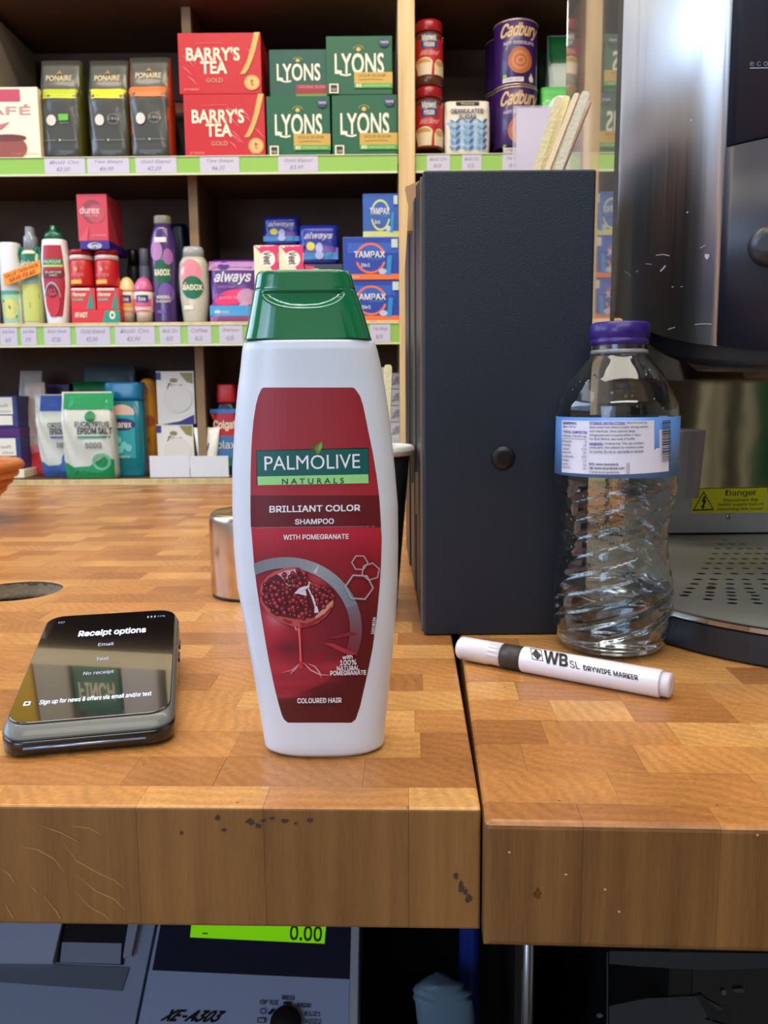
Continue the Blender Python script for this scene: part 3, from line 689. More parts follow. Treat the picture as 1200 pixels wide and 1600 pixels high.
# notice in a plastic sleeve hanging from the shelf edge
nt_ = empty('paper_notice', (X_(866, 260, SY-.02), SY-.02, ZT-.1), 'plain lilac-white paper notice in a clear sleeve behind the wooden stirrers', 'notice')
A, B = X_(808, 200, SY-.02), X_(925, 200, SY-.02); A2 = X_(802, 200, SY-.02); zt_, zb_ = PY(860, 163, SY-.02).z, PY(860, 163, SY-.02).z-.25
b = MB(); b.box(A, B, SY-.0125, SY-.012, zb_, zt_-.004, mat((214, 200, 226), .6)); keep(b.build('sheet'), nt_)
b = MB(); b.box(A2, B+.004, SY-.0138, SY-.0134, zb_-.002, zt_, mat((235, 235, 245), .15, alpha=.22)); keep(b.build('clear_sleeve'), nt_)
b = MB(); b.box(A2+.02, B-.02, SY-.0115, SY-.0065, ZT-.03, ZT-.01, mat((230, 230, 230), .3, alpha=.6)); keep(b.build('adhesive_pad'), nt_)

# ------------------------------------------------------------------ middle shelf
YM = SY+.02
def bottle_sell(label, cat, x0, x1, y0, y1, zb, Y, dep, m, tab, name, n=2.6, cap=None, capm=None, art=None, group=None, extra=None):
    """oval bottle: tab of (t from the base, width share); cap the same above it"""
    ymid = (y0+y1)/2; A, B = span(x0, x1, ymid, ymid, Y); a = (B-A)/2; cx = (A+B)/2; H = PY((x0+x1)/2, y0, Y).z-zb
    root = empty(name, (cx, Y, zb), label, cat, group)
    b = MB(); b.rings([sell(a*w, dep/2*(w*.5+.5), n, 36, 0, 0, H*t+.0003) for t, w in tab], m); bo = b.build('body', root); objs = [bo]
    if cap:
        b = MB(); b.rings([sell(a*w, dep/2*(w*.6+.3), n, 36, 0, 0, H*t+.0005) for t, w in cap], capm); objs.append(b.build('cap', root))
    bpy.context.view_layer.update()
    if art:
        ar = Art(map_front([bo], cx-a, cx+a, zb, zb+H), .0003, .0005); art(ar); ar.build('printed_label', root)
    return root
OV = [(0, .86), (.02, .93), (.3, .98), (.6, 1), (.85, .95), (.96, .86), (1, .8)]
# twin pack of two bottles under a clear wrap with an orange offer band
def art_b(a): a.rect(.05, .04, .95, .42, mat((170, 216, 170), .5), 8, 3); a.ell(.5, .2, .35, .12, mat((226, 220, 120), .5)); a.line([(.2, .3), (.5, .22), (.8, .1)], .04, mat((60, 130, 90), .5)); a.rect(.02, .42, .98, .56, mat((220, 230, 220), .5), 8, 2); a.rect(.02, .38, .98, .42, mat((90, 170, 150), .5), 8, 1)
bottle_sell('white bottle with pale green label, left one of the shrink-wrapped pair', 'bottle', 3, 37, 381, 505, ZM, YM+.05, .05, WHITE, OV, 'shampoo_bottle', art=art_b, group='shrink-wrapped bottles')
bottle_sell('green-topped bottle with clear grey cap, right one of the shrink-wrapped pair', 'bottle', 35, 68, 356, 505, ZM, YM+.05, .05, mat((224, 226, 190), .4), [(0, .86), (.02, .95), (.4, 1), (.6, 1), (.74, .8), (.76, .6)], 'shampoo_bottle', cap=[(.76, .62), (.9, .6), (.92, .42), (1, .4)], capm=mat((150, 156, 160), .2, coat=.5), group='shrink-wrapped bottles',
    art=lambda a: (a.rect(0, .56, 1, .80, mat((10, 110, 76), .4), 10, 3), a.text('Revive', .15, .60, .8, .66, CRM, .01), a.rect(.05, .04, .95, .42, mat((206, 210, 110), .5), 8, 3), a.line([(.1, .35), (.5, .2), (.9, .3)], .05, mat((110, 150, 90), .5)), a.rect(0, .42, 1, .54, mat((150, 190, 180), .5), 8, 2)))
bottle_sell('plain grey bottle cut by the left edge of the picture', 'bottle', -28, -1, 400, 505, ZM, YM+.04, .05, mat((150, 150, 150), .4), OV, 'grey_bottle')
A, B = X_(5, 430, YM+.01), X_(66, 430, YM+.01)
def qz(x, y): p = PY(x, y, YM+.012); return p
ob = MB(); q = [qz(7, 447), qz(64, 426), qz(62, 406), qz(4, 428)]; OR = mat((246, 160, 24), .4)
q2 = [p+Vector((0, .0016, 0)) for p in q]; ob.add(q+q2, [(0, 1, 2, 3), (4, 7, 6, 5), (0, 4, 5, 1), (1, 5, 6, 2), (2, 6, 7, 3), (3, 7, 4, 0)], OR)
ot = ob.build('offer_band'); tag(ot, 'slanting orange offer band with red writing across the shrink-wrapped pair', 'label band'); recenter(ot, qz(35, 447))
ar = Art(lambda u, v, o: (lambda p: (p.x, p.y-o, p.z))(q[0].lerp(q[1], u).lerp(q[3].lerp(q[2], u), v)), .0002, .0002); rd = mat((206, 60, 20), .5)
ar.text('VALUE TWIN PACK', .05, .56, .95, .84, rd, .02); ar.text('SAVE £2.40', .15, .12, .85, .44, rd, .03); ar.build('printed_front', ot)
def mini_label(a):
    R1, R2, R3 = mat((178, 28, 44), .4), mat((110, 16, 30), .4), mat((206, 40, 56), .4)
    a.strip([(.93, .2, .82), (.8, .17, .86), (.6, .13, .9), (.45, .15, .89), (.3, .2, .84), (.12, .3, .76), (.09, .33, .73)], R1, 8)
    a.rect(.17, .70, .85, .77, mat((20, 120, 80), .4)); a.rect(.17, .675, .85, .70, mat((190, 220, 110), .4)); a.text('PALMOLIVE', .22, .715, .80, .755, CRM, .01)
    a.rect(.145, .55, .885, .64, R2); a.text('BRILLIANT COLOR', .24, .60, .80, .625, CRM, .01); a.text('SHAMPOO', .38, .565, .66, .585, CRM, .01)
    a.ell(.45, .28, .30, .22, mat((180, 170, 176), .4), 24, .88, 10, 170); a.ell(.45, .27, .25, .18, R3); a.ell(.45, .38, .20, .07, R2, 20)
    for i in range(9): a.ell(.31+.035*i, .37+.03*math.sin(i*2), .03, .022, mat((206, 70, 80), .4), 8)
bottle_sell('small pomegranate shampoo bottle standing on the middle shelf', 'shampoo bottle', 67, 111, 376, 505, ZM, YM+.03, .045, mat((245, 243, 240), .35), [(0, .70), (.02, .76), (.3, .9), (.55, 1), (.8, .93), (.98, .82), (1, .78)], 'shampoo_bottle', n=2.8, cap=[(1.0, .70), (1.08, .60), (1.10, .3), (1.16, .22), (1.17, .15)], capm=mat((8, 96, 62), .2, coat=.6), art=mini_label)
# red jars and cartons
RJ = mat((200, 30, 34), .35, coat=.3)
tray = carton('red display tray with FAST lettering under the red packs', 'display tray', 112, 188, 484, 504, ZM, YM, .07, mat((214, 40, 44), .4), lambda a: (a.text('#FAST', .07, .45, .33, .80, CRM, .03), a.poly([(.62, 0), (1, 0), (1, .95), (.70, .95)], mat((40, 150, 130), .4)), a.ell(.84, .6, .06, .3, CRM, 12, .5)), 'display_tray')
for i, (x0, x1) in enumerate(((111, 149), (151, 187))):
    sd = ('left', 'right')[i]
    lo_ = carton('red carton with a teal triangle, %s of the two under the red jars' % sd, 'carton', x0, x1, 450, 485, tray['top'], YM+.004, .06, mat((222, 44, 48), .4),
        lambda a: (a.poly([(.62, .05), (.92, .05), (.86, .92)], mat((30, 150, 130), .4)), a.text('Renew', .08, .62, .62, .80, CRM, .02, shear=.1), a.text('GUMS', .08, .42, .5, .54, mat((120, 210, 190), .5), .02), a.rect(.05, .88, .8, 1., mat((240, 200, 190), .4))), 'red_carton', 'red cartons in the display tray')
    zb = lo_['top']; cxp = (x0+x1)/2; Yj = YM+.034
    pr = ppx(cxp, Yj, zb, [(17.5, 449), (18.2, 446), (18.2, 411), (17, 408)]); ld = ppx(cxp, Yj, zb, [(17.5, 401), (17.8, 393), (17.5, 392.5)])
    round_thing('red ribbed jar with white ring, %s of the pair on the red cartons' % sd, 'jar', cxp, 449, Yj, zb, pr, RJ, 'red_jar', 'red jars', parts=[('white_ring', ppx(cxp, Yj, zb, [(18, 408), (18, 402), (17.4, 401)]), mat((240, 214, 208), .4)), ('lid', ld, mat((168, 22, 28), .3))],
        art=lambda a: (a.rect(.10, .16, .62, .30, mat((240, 180, 60), .4)), a.text('OXYGEN', .12, .42, .70, .52, mat((240, 150, 130), .5), .01), a.ell(.4, .66, .07, .07, mat((240, 170, 100), .4), 8), a.text('PRO 3', .28, .80, .58, .92, mat((236, 130, 120), .5))))
db = carton('flat purple-blue box lying across the two red jars', 'box', 125, 171, 376, 392, PY(148, 392, YM+.02).z, YM+.0, .13, mat((58, 34, 140), .4), lambda a: (a.ell(.5, .4, .24, .38, WHITE, 20, .85), a.text('durex', .32, .2, .68, .62, WHITE, .03)), 'purple_box')
carton('tall coral-red box standing on top of the flat purple box', 'box', 121, 168, 303, 376, db['top'], YM+.002, .11, mat((214, 70, 84), .4), lambda a: (a.ell(.5, .63, .34, .25, mat((150, 70, 76), .4), 30), a.ell(.62, .58, .3, .2, mat((196, 84, 92), .4), 24), a.text('durex', .10, .58, .74, .72, mat((240, 190, 190), .4), .03), a.text('REAL FEEL', .26, .52, .72, .555, mat((240, 180, 180), .5)), a.text('10 condoms', .45, .10, .92, .14, mat((240, 180, 180), .5)), a.poly([(.0, .0), (.35, .3), (.3, .0)], mat((224, 90, 100), .4))), 'coral_box')
for lab, cxp, w, y0, m, mc, Yd in (('black roll-on bottle in the shade behind the yellow roll-on', 212.5, 10, 391, (26, 26, 32), (20, 20, 24), .13), ('grey roll-on bottle in the shade behind the pink roll-on', 229.5, 8.5, 389, (130, 134, 160), (150, 152, 170), .12)):
    zt = PY(cxp, y0, YM+Yd); pr = ppx(cxp, YM+Yd, ZM, [(w, 497), (w, 422), (w*.95, 416)]); round_thing(lab, 'deodorant', cxp, 497, YM+Yd, ZM, pr, mat(m, .4), 'deodorant', parts=[('cap', ppx(cxp, YM+Yd, ZM, [(w*.85, 415.6), (w*.85, y0+2), (w*.75, y0)]), mat(mc, .3))])
for lab, cxp, w, y0, c1_, c2_ in (('roll-on deodorant with a pale yellow domed cap', 201, 13.5, 433, (250, 220, 150), (244, 180, 90)), ('roll-on deodorant with a pink domed cap', 227, 15, 433, (226, 104, 150), (226, 110, 150))):
    Yd = YM+.03+(.018 if w < 14 else 0); dome = [(w*math.cos(t), y0+24-24*math.sin(t)) for t in [i*math.pi/16 for i in range(8)]]+[(.5, y0)]
    round_thing(lab, 'deodorant', cxp, 503, Yd, ZM, ppx(cxp, Yd, ZM, [(w*.84, 504), (w*.86, 490), (w, 484), (w*1.02, 465), (w, 457.5)]), mat((244, 226, 196), .4), 'deodorant', parts=[('domed_cap', ppx(cxp, Yd, ZM, dome), mat(c1_, .3, coat=.4))],
        art=lambda a, c2_=c2_: (a.rect(0, .38, 1, .78, mat(c2_, .4), 14, 2), a.rect(.22, .66, .82, .90, mat((70, 60, 140), .4), 6, 2), a.text('Dove', .35, .71, .70, .84, CRM, .02)))
# purple shower gels
def radox(a): a.ell(.5, .505, .36, .125, mat((14, 96, 56), .4), 24); a.text('RADOX', .2, .475, .80, .535, CRM, .03); a.ell(.3, .72, .25, .1, mat((186, 130, 180), .4)); a.ell(.75, .66, .18, .08, mat((170, 110, 170), .4)); a.rect(.25, .80, .72, .85, mat((236, 220, 220), .4)); a.ell(.62, .3, .3, .1, mat((120, 84, 160), .4)); a.text('MINERAL', .25, .245, .78, .275, CRM, .02); a.text('THERAPY', .2, .205, .8, .23, CRM, .01); a.rect(.25, .10, .6, .13, mat((120, 80, 160), .4))
bottle_sell('dark purple shower gel bottle with round green label and grey cap', 'shower gel', 238, 277, 350, 500, ZM, YM+.03, .05, mat((74, 48, 110), .2, coat=.6), [(0, .84), (.02, .9), (.4, .9), (.65, 1), (.82, 1), (.92, .78), (.985, .58)], 'shower_gel', cap=[(.985, .62), (1.0, .66), (1.06, .66), (1.07, .6)], capm=mat((130, 128, 110), .35), art=radox)
bottle_sell('dark blue bottle in shadow behind the purple shower gel', 'shower gel', 268, 298, 352, 496, ZM, YM+.16, .05, mat((24, 28, 60), .3), OV, 'shower_gel')
bottle_sell('cream shower gel bottle with pink swirl and green label', 'shower gel', 281, 328, 402, 503, ZM, YM+.03, .05, mat((206, 200, 176), .25, coat=.5), [(0, .72), (.03, .80), (.4, .96), (.7, 1), (.9, .93), (.985, .72)], 'shower_gel', cap=[(.985, .70), (1.1, .68), (1.14, .60)], capm=mat((176, 176, 176), .15, coat=.6),
    art=lambda a: (a.ell(.45, .75, .36, .2, mat((232, 140, 150), .4)), a.ell(.5, .53, .36, .17, mat((14, 110, 66), .4), 24), a.text('RADOX', .18, .49, .82, .57, CRM, .03), a.rect(.2, .2, .5, .26, CRM)))
# feminine care packs
VIO = mat((92, 40, 128), .4, coat=.4)
def art_disc(a):
    a.rect(0, .82, 1, .97, mat((190, 140, 190), .4), 10, 2); a.ell(.3, .9, .12, .07, mat((90, 50, 130), .4)); a.text('always', .12, .60, .86, .80, WHITE, .02, shear=.1); a.text('discreet', .18, .54, .55, .59, mat((170, 130, 190), .5)); a.rect(0, .26, 1, .45, mat((150, 60, 150), .4), 10, 3)
    a.ell(.52, .40, .42, .12, mat((236, 50, 110), .4), rot=8); a.text('absorbs faster', .2, .37, .7, .42, mat((240, 180, 200), .5)); a.ell(.78, .40, .20, .13, mat((196, 150, 180), .4)); a.ell(.7, .25, .12, .07, mat((206, 160, 190), .4), rot=35); a.rect(0, .10, 1, .26, mat((70, 160, 216), .4), 10, 2); a.text('●●●● normal', .04, .14, .4, .19, CRM); a.rect(0, 0, 1, .10, mat((176, 110, 170), .4), 10, 1)
pouch('large purple sanitary towel pack with pink and blue bands', 'pad pack', 327, 402, 404, 503, ZM, YM, .09, VIO, art_disc, 'pad_pack', 'sanitary pad packs', seed=11, toplen=.05, topd=.05)
for i, (x0, x1) in enumerate(((398, 436), (437, 475))):
    carton('upright cream hair removal carton with pink corner, %s of the pair' % ('left', 'right')[i], 'box', x0, x1, 383, 503, ZM, YM, .06, mat((250, 236, 200), .5),
        lambda a: (a.poly([(.0, 1), (1, 1), (1, .60), (.8, .62), (.55, .80), (.2, .93)], mat((228, 50, 110), .4)), a.ell(.55, .82, .32, .105, mat((250, 244, 228), .4)), a.text('Veet', .40, .75, .70, .91, mat((70, 60, 60), .5), .02, rot=-90), [a.rect(.15+.15*k, .30, .17+.15*k, .66, mat((214, 202, 170), .5)) for k in range(5)]), 'hair_removal_carton', 'upright cream cartons')
def art_alw(a):
    a.text('always', .15, .60, .85, .80, mat((200, 196, 226), .5), .02, shear=.12); a.rect(0, .12, 1, .30, mat((60, 130, 190), .4), 8, 2); a.poly([(0, .3), (.45, .5), (1, .42), (1, .3)], mat((110, 70, 160), .4)); a.ell(.30, .45, .11, .11, mat((206, 206, 70), .4), 16); a.ell(.52, .40, .09, .14, mat((170, 180, 220), .4)); a.ell(.52, .22, .11, .10, mat((170, 180, 220), .4))
BLU = mat((28, 44, 150), .35, coat=.4)
vt = carton('dark grey hair removal box with round white badge under the blue pads', 'box', 477, 536, 413, 503, ZM, YM+.002, .09, mat((56, 64, 76), .45), lambda a: (a.poly([(0, 1), (.28, 1), (.12, .75), (0, .5)], mat((220, 50, 100), .4)), a.ell(.29, .78, .21, .15, mat((206, 206, 210), .4), 24), a.text('Veet', .14, .72, .44, .83, mat((120, 120, 126), .5), .02), a.text('EXPERT', .1, .50, .52, .58, mat((160, 190, 200), .5), .03)), 'hair_removal_box')
pouch('blue pad pack resting on the dark grey hair removal box', 'pad pack', 467, 528, 350, 413, vt['top'], YM, .08, BLU, art_alw, 'pad_pack', 'sanitary pad packs', seed=12, toplen=.05, topd=.05)
st = carton('plain dark box in shadow behind the upright cream cartons', 'box', 408, 472, 384, 501, ZM, YM+.075, .07, mat((40, 36, 60), .5), None, 'dark_box')
pouch('blue pad pack perched above the upright cream cartons', 'pad pack', 411, 467, 337, 385, st['top'], YM+.06, .08, BLU, art_alw, 'pad_pack', 'sanitary pad packs', seed=13, toplen=.05, topd=.05)
TB = mat((32, 66, 168), .4, coat=.2)
def tampax(c, w):
    def art(a):
        cc = mat(c, .4); a.rect(0, .62, 1, .86, mat((50, 96, 190), .4)); a.ell(.49, .50, .27, .36, cc, 30, .86, 18, 165); a.ell(.49, .50, .27, .36, cc, 30, .86, 195, 345)
        a.text('TAMPAX', .20, .52, .74, .66, WHITE, .02); a.text('Compak', .45, .45, .72, .51, mat((90, 160, 220), .5)); a.text('2in1', .32, .30, .48, .38, WHITE, .02); a.rect(0, 0, 1, .13, mat(w, .4)); a.text('16 tampons', .03, .04, .28, .09, CRM)
        a.quad([(.76, .10), (.84, .10), (.87, .56), (.79, .56)], mat((40, 140, 210), .4)); a.ell(.70, .19, .07, .07, mat((190, 200, 220), .4), 16); a.rect(.86, .74, .97, .94, mat((200, 220, 210), .4))
    return art
t1 = carton('blue tampon box with orange ring, bottom of the stack of three', 'tampon box', 536, 626, 437, 502, ZM, YM, .10, TB, tampax((240, 120, 60), (240, 120, 50)), 'tampon_box', 'tampon boxes')
t2 = carton('blue tampon box with orange ring, middle of the stack of three', 'tampon box', 536, 624, 370, 437, t1['top'], YM, .10, TB, tampax((240, 120, 60), (240, 120, 50)), 'tampon_box', 'tampon boxes')
carton('blue tampon box with yellow ring, top of the stack of three', 'tampon box', 567, 623, 302, 367, t2['top'], YM+.004, .10, mat((52, 96, 176), .4), tampax((216, 220, 110), (206, 214, 130)), 'tampon_box', 'tampon boxes')
# ------------------------------------------------------------------ bottom shelf
YL = SY+.06; zl = ZL
WBX = mat((52, 60, 120), .45)
def whites(a): a.rect(-.5, .42, .90, .96, mat((246, 240, 222), .5)); a.rect(-.5, .08, .88, .38, mat((246, 240, 222), .5)); a.text('Nivea soft', .2, .65, .8, .75, mat((150, 140, 150), .5)); a.text('25ml', .6, .48, .85, .55, mat((140, 140, 150), .5))
w1 = carton('white and blue medicine carton, bottom of the pile at the left edge', 'box', -40, 33, 683, 733, zl+.02, YL+.01, .10, WBX, whites, 'medicine_carton', 'cartons piled at the left edge')
bs = carton('white card box under the pile of medicine cartons at the left edge', 'box', -40, 38, 733, 748, zl, YL-.005, .12, mat((250, 238, 206), .5), None, 'card_box', ztop=zl+.0197)
w2 = carton('slim purple carton between the two white and blue cartons', 'box', -40, 31, 668, 683, w1['top'], YL+.012, .09, mat((84, 34, 110), .4), None, 'medicine_carton', 'cartons piled at the left edge')
carton('white and blue medicine carton, top of the pile at the left edge', 'box', -40, 27, 619, 668, w2['top'], YL+.01, .10, WBX, whites, 'medicine_carton', 'cartons piled at the left edge')
def salt(c1_, c2_, nm, nm2, fade):
    def art(a):
        a.rect(.02, .80, .98, .985, mat(c1_, .35), 10, 3); a.text(nm, .25, .60, .90, .66, mat((80, 84, 84), .5), .015); a.text(nm2, .30, .52, .95, .59, mat((70, 74, 74), .5), .03); a.rect(.30, .475, .92, .495, mat(c2_, .5)); a.text('500G', .45, .36, .75, .42, mat((110, 116, 130), .5), .02)
        a.poly([(.03, .01), (.97, .01), (.97, .22), (.8, .26), (.5, .15), (.2, .14), (.03, .20)], mat(c2_, .4)); a.ell(.74, .2, .18, .10, mat(fade, .5), 20, .7)
    return art
WP = mat((214, 212, 196), .4, coat=.3)
pouch('white pouch with a blue top and blue base, between pink and green pouches', 'salt pouch', 61, 121, 616, 748, zl, YL+.012, .05, WP, salt((34, 70, 160), (56, 90, 150), 'ORIGINAL', 'EPSOM SALT', (60, 100, 170)), 'salt_pouch', 'salt pouches', lean=-.015, seed=21, wob=.005, gus=WP)
pouch('white pouch with a green top, front most of the salt pouches', 'salt pouch', 97, 178, 612, 749, zl, YL-.045, .05, WP, lambda a: (salt((16, 150, 76), (20, 140, 80), 'EUCALYPTUS', 'EPSOM SALT', (110, 190, 150))(a), a.ell(.55, .72, .10, .06, mat((20, 130, 60), .4), 20)), 'salt_pouch', 'salt pouches', lean=-.006, seed=23, wob=.005, gus=WP)
pouch('pale pouch with curled white top and pink-red base, beside the medicine cartons', 'salt pouch', 36, 80, 597, 746, zl, YL+.066, .05, mat((226, 200, 186), .45, coat=.2), lambda a: (a.poly([(.10, .01), (.98, .01), (.97, .30), (.12, .22)], mat((236, 70, 74), .4)), a.poly([(.11, .22), (.97, .30), (.96, .37), (.11, .30)], mat((236, 130, 130), .4)), a.text('HIM', .66, .74, .96, .79, mat((80, 70, 70), .5), .03, rot=-90), a.ell(.80, .43, .11, .06, mat((222, 110, 100), .4), 18, .6), a.rect(.72, .62, .88, .66, mat((214, 60, 60), .4))), 'salt_pouch', 'salt pouches', lean=-.008, seed=25, wob=.006, topw=.72)
pouch('crumpled clear white plastic pouch behind the pink-based pouch', 'pouch', 26, 70, 579, 742, zl, YL+.125, .05, mat((206, 196, 186), .35, coat=.3), None, 'plastic_pouch', seed=27, wob=.008, topw=.8)
carton('deep purple box in shadow behind the blue-topped pouch', 'box', 72, 112, 600, 740, zl, YL+.15, .06, mat((58, 26, 92), .4), None, 'dark_box')
pouch('dark green pouch peeping above the green-topped salt pouch', 'pouch', 112, 166, 596, 742, zl, YL+.08, .05, mat((8, 110, 56), .4), None, 'green_pouch', seed=31, wob=.004)
pouch('teal-grey see-through plastic pouch at the back above the teal bottle', 'pouch', 130, 212, 571, 740, zl, YL+.15, .05, mat((84, 100, 104), .3, coat=.3), None, 'plastic_pouch', seed=33, wob=.006)
bottle_sell('teal body wash bottle with oval navy badge', 'body wash', 170, 228, 598, 743, zl, YL+.03, .06, mat((0, 122, 138), .3, coat=.5), [(0, .95), (.02, .98), (.5, 1), (.8, 1), (.805, .96)], 'body_wash', n=5, cap=[(.81, .96), (.85, 1), (.98, 1), (1, .96)], capm=mat((10, 124, 170), .3, coat=.4),
    art=lambda a: (a.ell(.48, .68, .33, .09, mat((240, 200, 180), .4)), a.rect(.15, .2, .80, .66, mat((30, 170, 176), .4), 8, 3), a.ell(.48, .56, .34, .065, mat((30, 34, 110), .4), 26), a.text('Carex', .24, .525, .72, .595, CRM, .02), [a.ell(x, y, .09, .04, mat((130, 214, 214), .4), 16) for x, y in ((.35, .40), (.5, .34), (.62, .31), (.4, .29))], a.text('original', .3, .2, .66, .235, CRM)))
bottle_sell('orange bottle with brown spots, narrow beside the teal body wash', 'bottle', 219, 250, 592, 738, zl, YL+.09, .05, mat((240, 160, 30), .35, coat=.3), [(0, .95), (.5, 1), (.85, .92), (.97, .7), (1, .4)], 'orange_bottle', art=lambda a: (a.ell(.65, .56, .22, .06, mat((206, 100, 40), .4)), a.ell(.3, .46, .15, .04, mat((206, 100, 40), .4)), a.ell(.4, .36, .2, .05, mat((200, 90, 40), .4)), a.rect(0, .02, 1, .16, mat((220, 70, 60), .4), 6, 2)))
def dove(a): a.poly([(.62, .97), (.97, .97), (.97, .76), (.80, .80)], mat((150, 140, 70), .4)); a.rect(.0, .84, .13, .98, mat((46, 50, 130), .4)); a.text('Dove', .30, .66, .68, .78, mat((140, 136, 130), .5), .01, shear=.15); a.ell(.46, .83, .10, .04, mat((150, 130, 70), .4)); a.ell(.55, .48, .38, .26, mat((232, 226, 214), .4)); a.poly([(.1, .0), (.97, .0), (.97, .18), (.6, .06)], mat((40, 44, 124), .4))
DV = mat((240, 236, 226), .45)
d1 = carton('white soap carton, lower of the stacked pair behind the blank cards', 'soap box', 246, 303, 663, 742, zl, YL+.03, .07, DV, dove, 'soap_carton', 'white soap cartons')
carton('white soap carton, upper of the stacked pair', 'soap box', 245, 304, 580, 662, d1['top'], YL+.03, .075, DV, dove, 'soap_carton', 'white soap cartons')
for i, (x0, x1) in enumerate(((234, 296), (297, 357))):
    A, B = span(x0, x1, 713, 745, YL-.02); b = MB(); h = PY(260, 712+i, YL-.02).z-zl
    b.box(A, B, YL-.02, YL-.0185, zl+.0002, zl+h, WHITE); b.box(A, B, YL-.0185, YL+.005, zl+.0002, zl+.0015, WHITE)
    o = b.build('shelf_card'); tag(o, 'blank white folded card standing in front of the %s' % ('white soap cartons', 'white tube')[i], 'card'); recenter(o, ((A+B)/2, YL-.01, zl))
# standing cream tube
Yt = YL+.03; tb = MB(); cxm = X_(324, 700, Yt); hh = PY(324, 668, Yt).z-zl; w = X_(343, 668, Yt)-cxm
tb.rings([sell(w*a_, d_, 2.4, 28, cxm, Yt, zl+z_) for a_, d_, z_ in ((.55, .016, .0003), (.58, .016, .012), (.60, .015, .0125), (.8, .011, hh*.5), (1, .003, hh*.93), (1, .0012, hh*.94), (1, .0012, hh))], mat((246, 246, 236), .35, coat=.4)); o = tb.build('cream_tube'); tag(o, 'white cream tube standing on its cap beside the soap cartons', 'tube'); recenter(o, (cxm, Yt, zl))
a = Art(map_front([o], cxm-w, cxm+w, zl, zl+hh), .0003, .0004); a.poly([(.35, .60), (.5, .5), (.62, .66), (.48, .40)], mat((70, 90, 160), .5)); a.line([(.38, .62), (.5, .5), (.6, .68)], .04, mat((60, 70, 130), .5)); a.build('printed_label', o)
for i, (x0, x1, y0, yy) in enumerate(((333, 380, 596, .06), (362, 410, 594, .10))):
    cxp = (x0+x1)/2; Yb = YL+yy
    bottle_sell('red-capped blue mouthwash bottle %s' % ('beside the white cream tube', 'half hidden by the shampoo bottle, furthest right')[i], 'mouthwash', x0, x1, 630, 744, zl, Yb, .05, mat((24, 40, 62), .2, coat=.6), [(0, .95), (.02, 1), (.72, 1), (.85, .88), (.97, .55), (1, .5)], 'mouthwash', n=4, cap=[(1, .55), (1.03, .62), (1.24, .58), (1.26, .52)], capm=mat((206, 34, 40), .35),
        art=lambda a: (a.rect(0, .55, 1, .86, mat((206, 26, 36), .4), 8, 3), a.text('Colgate', .10, .62, .95, .76, CRM, .03), a.rect(0, .12, 1, .55, mat((70, 120, 170), .4), 8, 3), a.rect(0, .12, 1, .24, mat((30, 120, 90), .4), 8, 2), a.text('plax', .2, .34, .8, .48, CRM), a.rect(0, .86, 1, .92, mat((60, 120, 200), .4), 8, 1)))
# white printed boxes near the post
for k in range(4):
    zb = PY(618, 685-k*25.8+0, YL+.04).z
    if k == 0: zb0 = zb
    o = carton('small white box with grey print, %s in the stack behind the paper cup' % ('lowest', 'second from below', 'third from below', 'topmost')[k], 'box', 603, 629, 660-k*25.8, 685-k*25.8, zb, YL+.04, .06, mat((214, 208, 206), .5),
        lambda a: (a.poly([(.3, .2), (.6, .75), (.95, .8), (.8, .3)], mat((150, 146, 156), .5)), a.line([(.35, .6), (.7, .3)], .08, mat((170, 166, 172), .5))), 'small_white_box', 'small white boxes by the post')
zs = zb0
carton('larger white carton carrying the stack of small white boxes', 'box', 560, 629, 686, 742, zl, YL+.035, .08, mat((200, 196, 190), .5), None, 'white_carton', ztop=zs)
# ================================================================== things on the worktop
# ------------------------------------------------------------------ shampoo bottle
SBY = .385
rows = [(1187, 428, 590), (1181, 416, 601), (1160, 413, 602), (1123, 407, 606), (1062, 397, 612), (1001, 386, 618), (941, 374, 621.5), (880, 368.5, 622.5), (820, 366, 622), (760, 366, 617), (682, 370, 608.5), (640, 374, 602.5), (609, 378, 597), (580, 381, 590.5), (569, 382.5, 587), (565.5, 384, 585)]
prof = []
for y, a, b in rows:
    A, B = PY(a, y, SBY), PY(b, y, SBY); prof.append(((A.z+B.z)/2, (A.x+B.x)/2, (B.x-A.x)/2))
z00 = prof[0][0]; prof = [(z-z00, c, w) for z, c, w in prof]; SCX = sum(p[1] for p in prof)/len(prof)
sroot = empty('shampoo_bottle', (SCX, SBY, 0), 'large white shampoo bottle with red label and green cap, standing in front', 'shampoo bottle')
ZS = prof[-1][0]
def bdep(z): t = z/ZS; return .0195+.0030*math.sin(math.pi*min(1, t*1.1))
def dense(tab, n):
    z0, z1 = tab[0][0], tab[-1][0]; zs = sorted(set([z0+(z1-z0)*i/n for i in range(n+1)]+[p[0] for p in tab])); return [(z,)+tuple(interp(tab, z)) for z in zs]
rg = []
for i, (z, c, w) in enumerate(dense(prof, 60)):
    d = bdep(z)
    k = 1
    if z < .004: k = .86+.14*(z/.004)**.5
    if z > ZS-.0015: k = .96
    rg.append(sell(w, d*k, 2.7, 72, c-SCX, 0, z+.0001))
b = MB(); b.rings([[(p[0]*.9, p[1]*.9, p[2]+.0008) for p in rg[0]]]+rg+[[(p[0]*.93, p[1]*.93, p[2]) for p in rg[-1]]], mat((222, 227, 238), .34, coat=.15)); sbody = b.build('body', sroot)
crow = [(563.5, 386, 581.5), (540, 391, 574.5), (520, 394.5, 568.5), (500, 398, 561.5), (489, 400, 557.5), (488, 401.5, 556), (486.6, 401.5, 556), (486, 400.7, 556.5), (475, 402.5, 554), (465, 404, 551), (461, 406, 549)]
cp = []
for y, a, b_ in crow:
    A, B = PY(a, y, SBY), PY(b_, y, SBY); cp.append(((A.z+B.z)/2-z00, (A.x+B.x)/2-SCX, (B.x-A.x)/2))
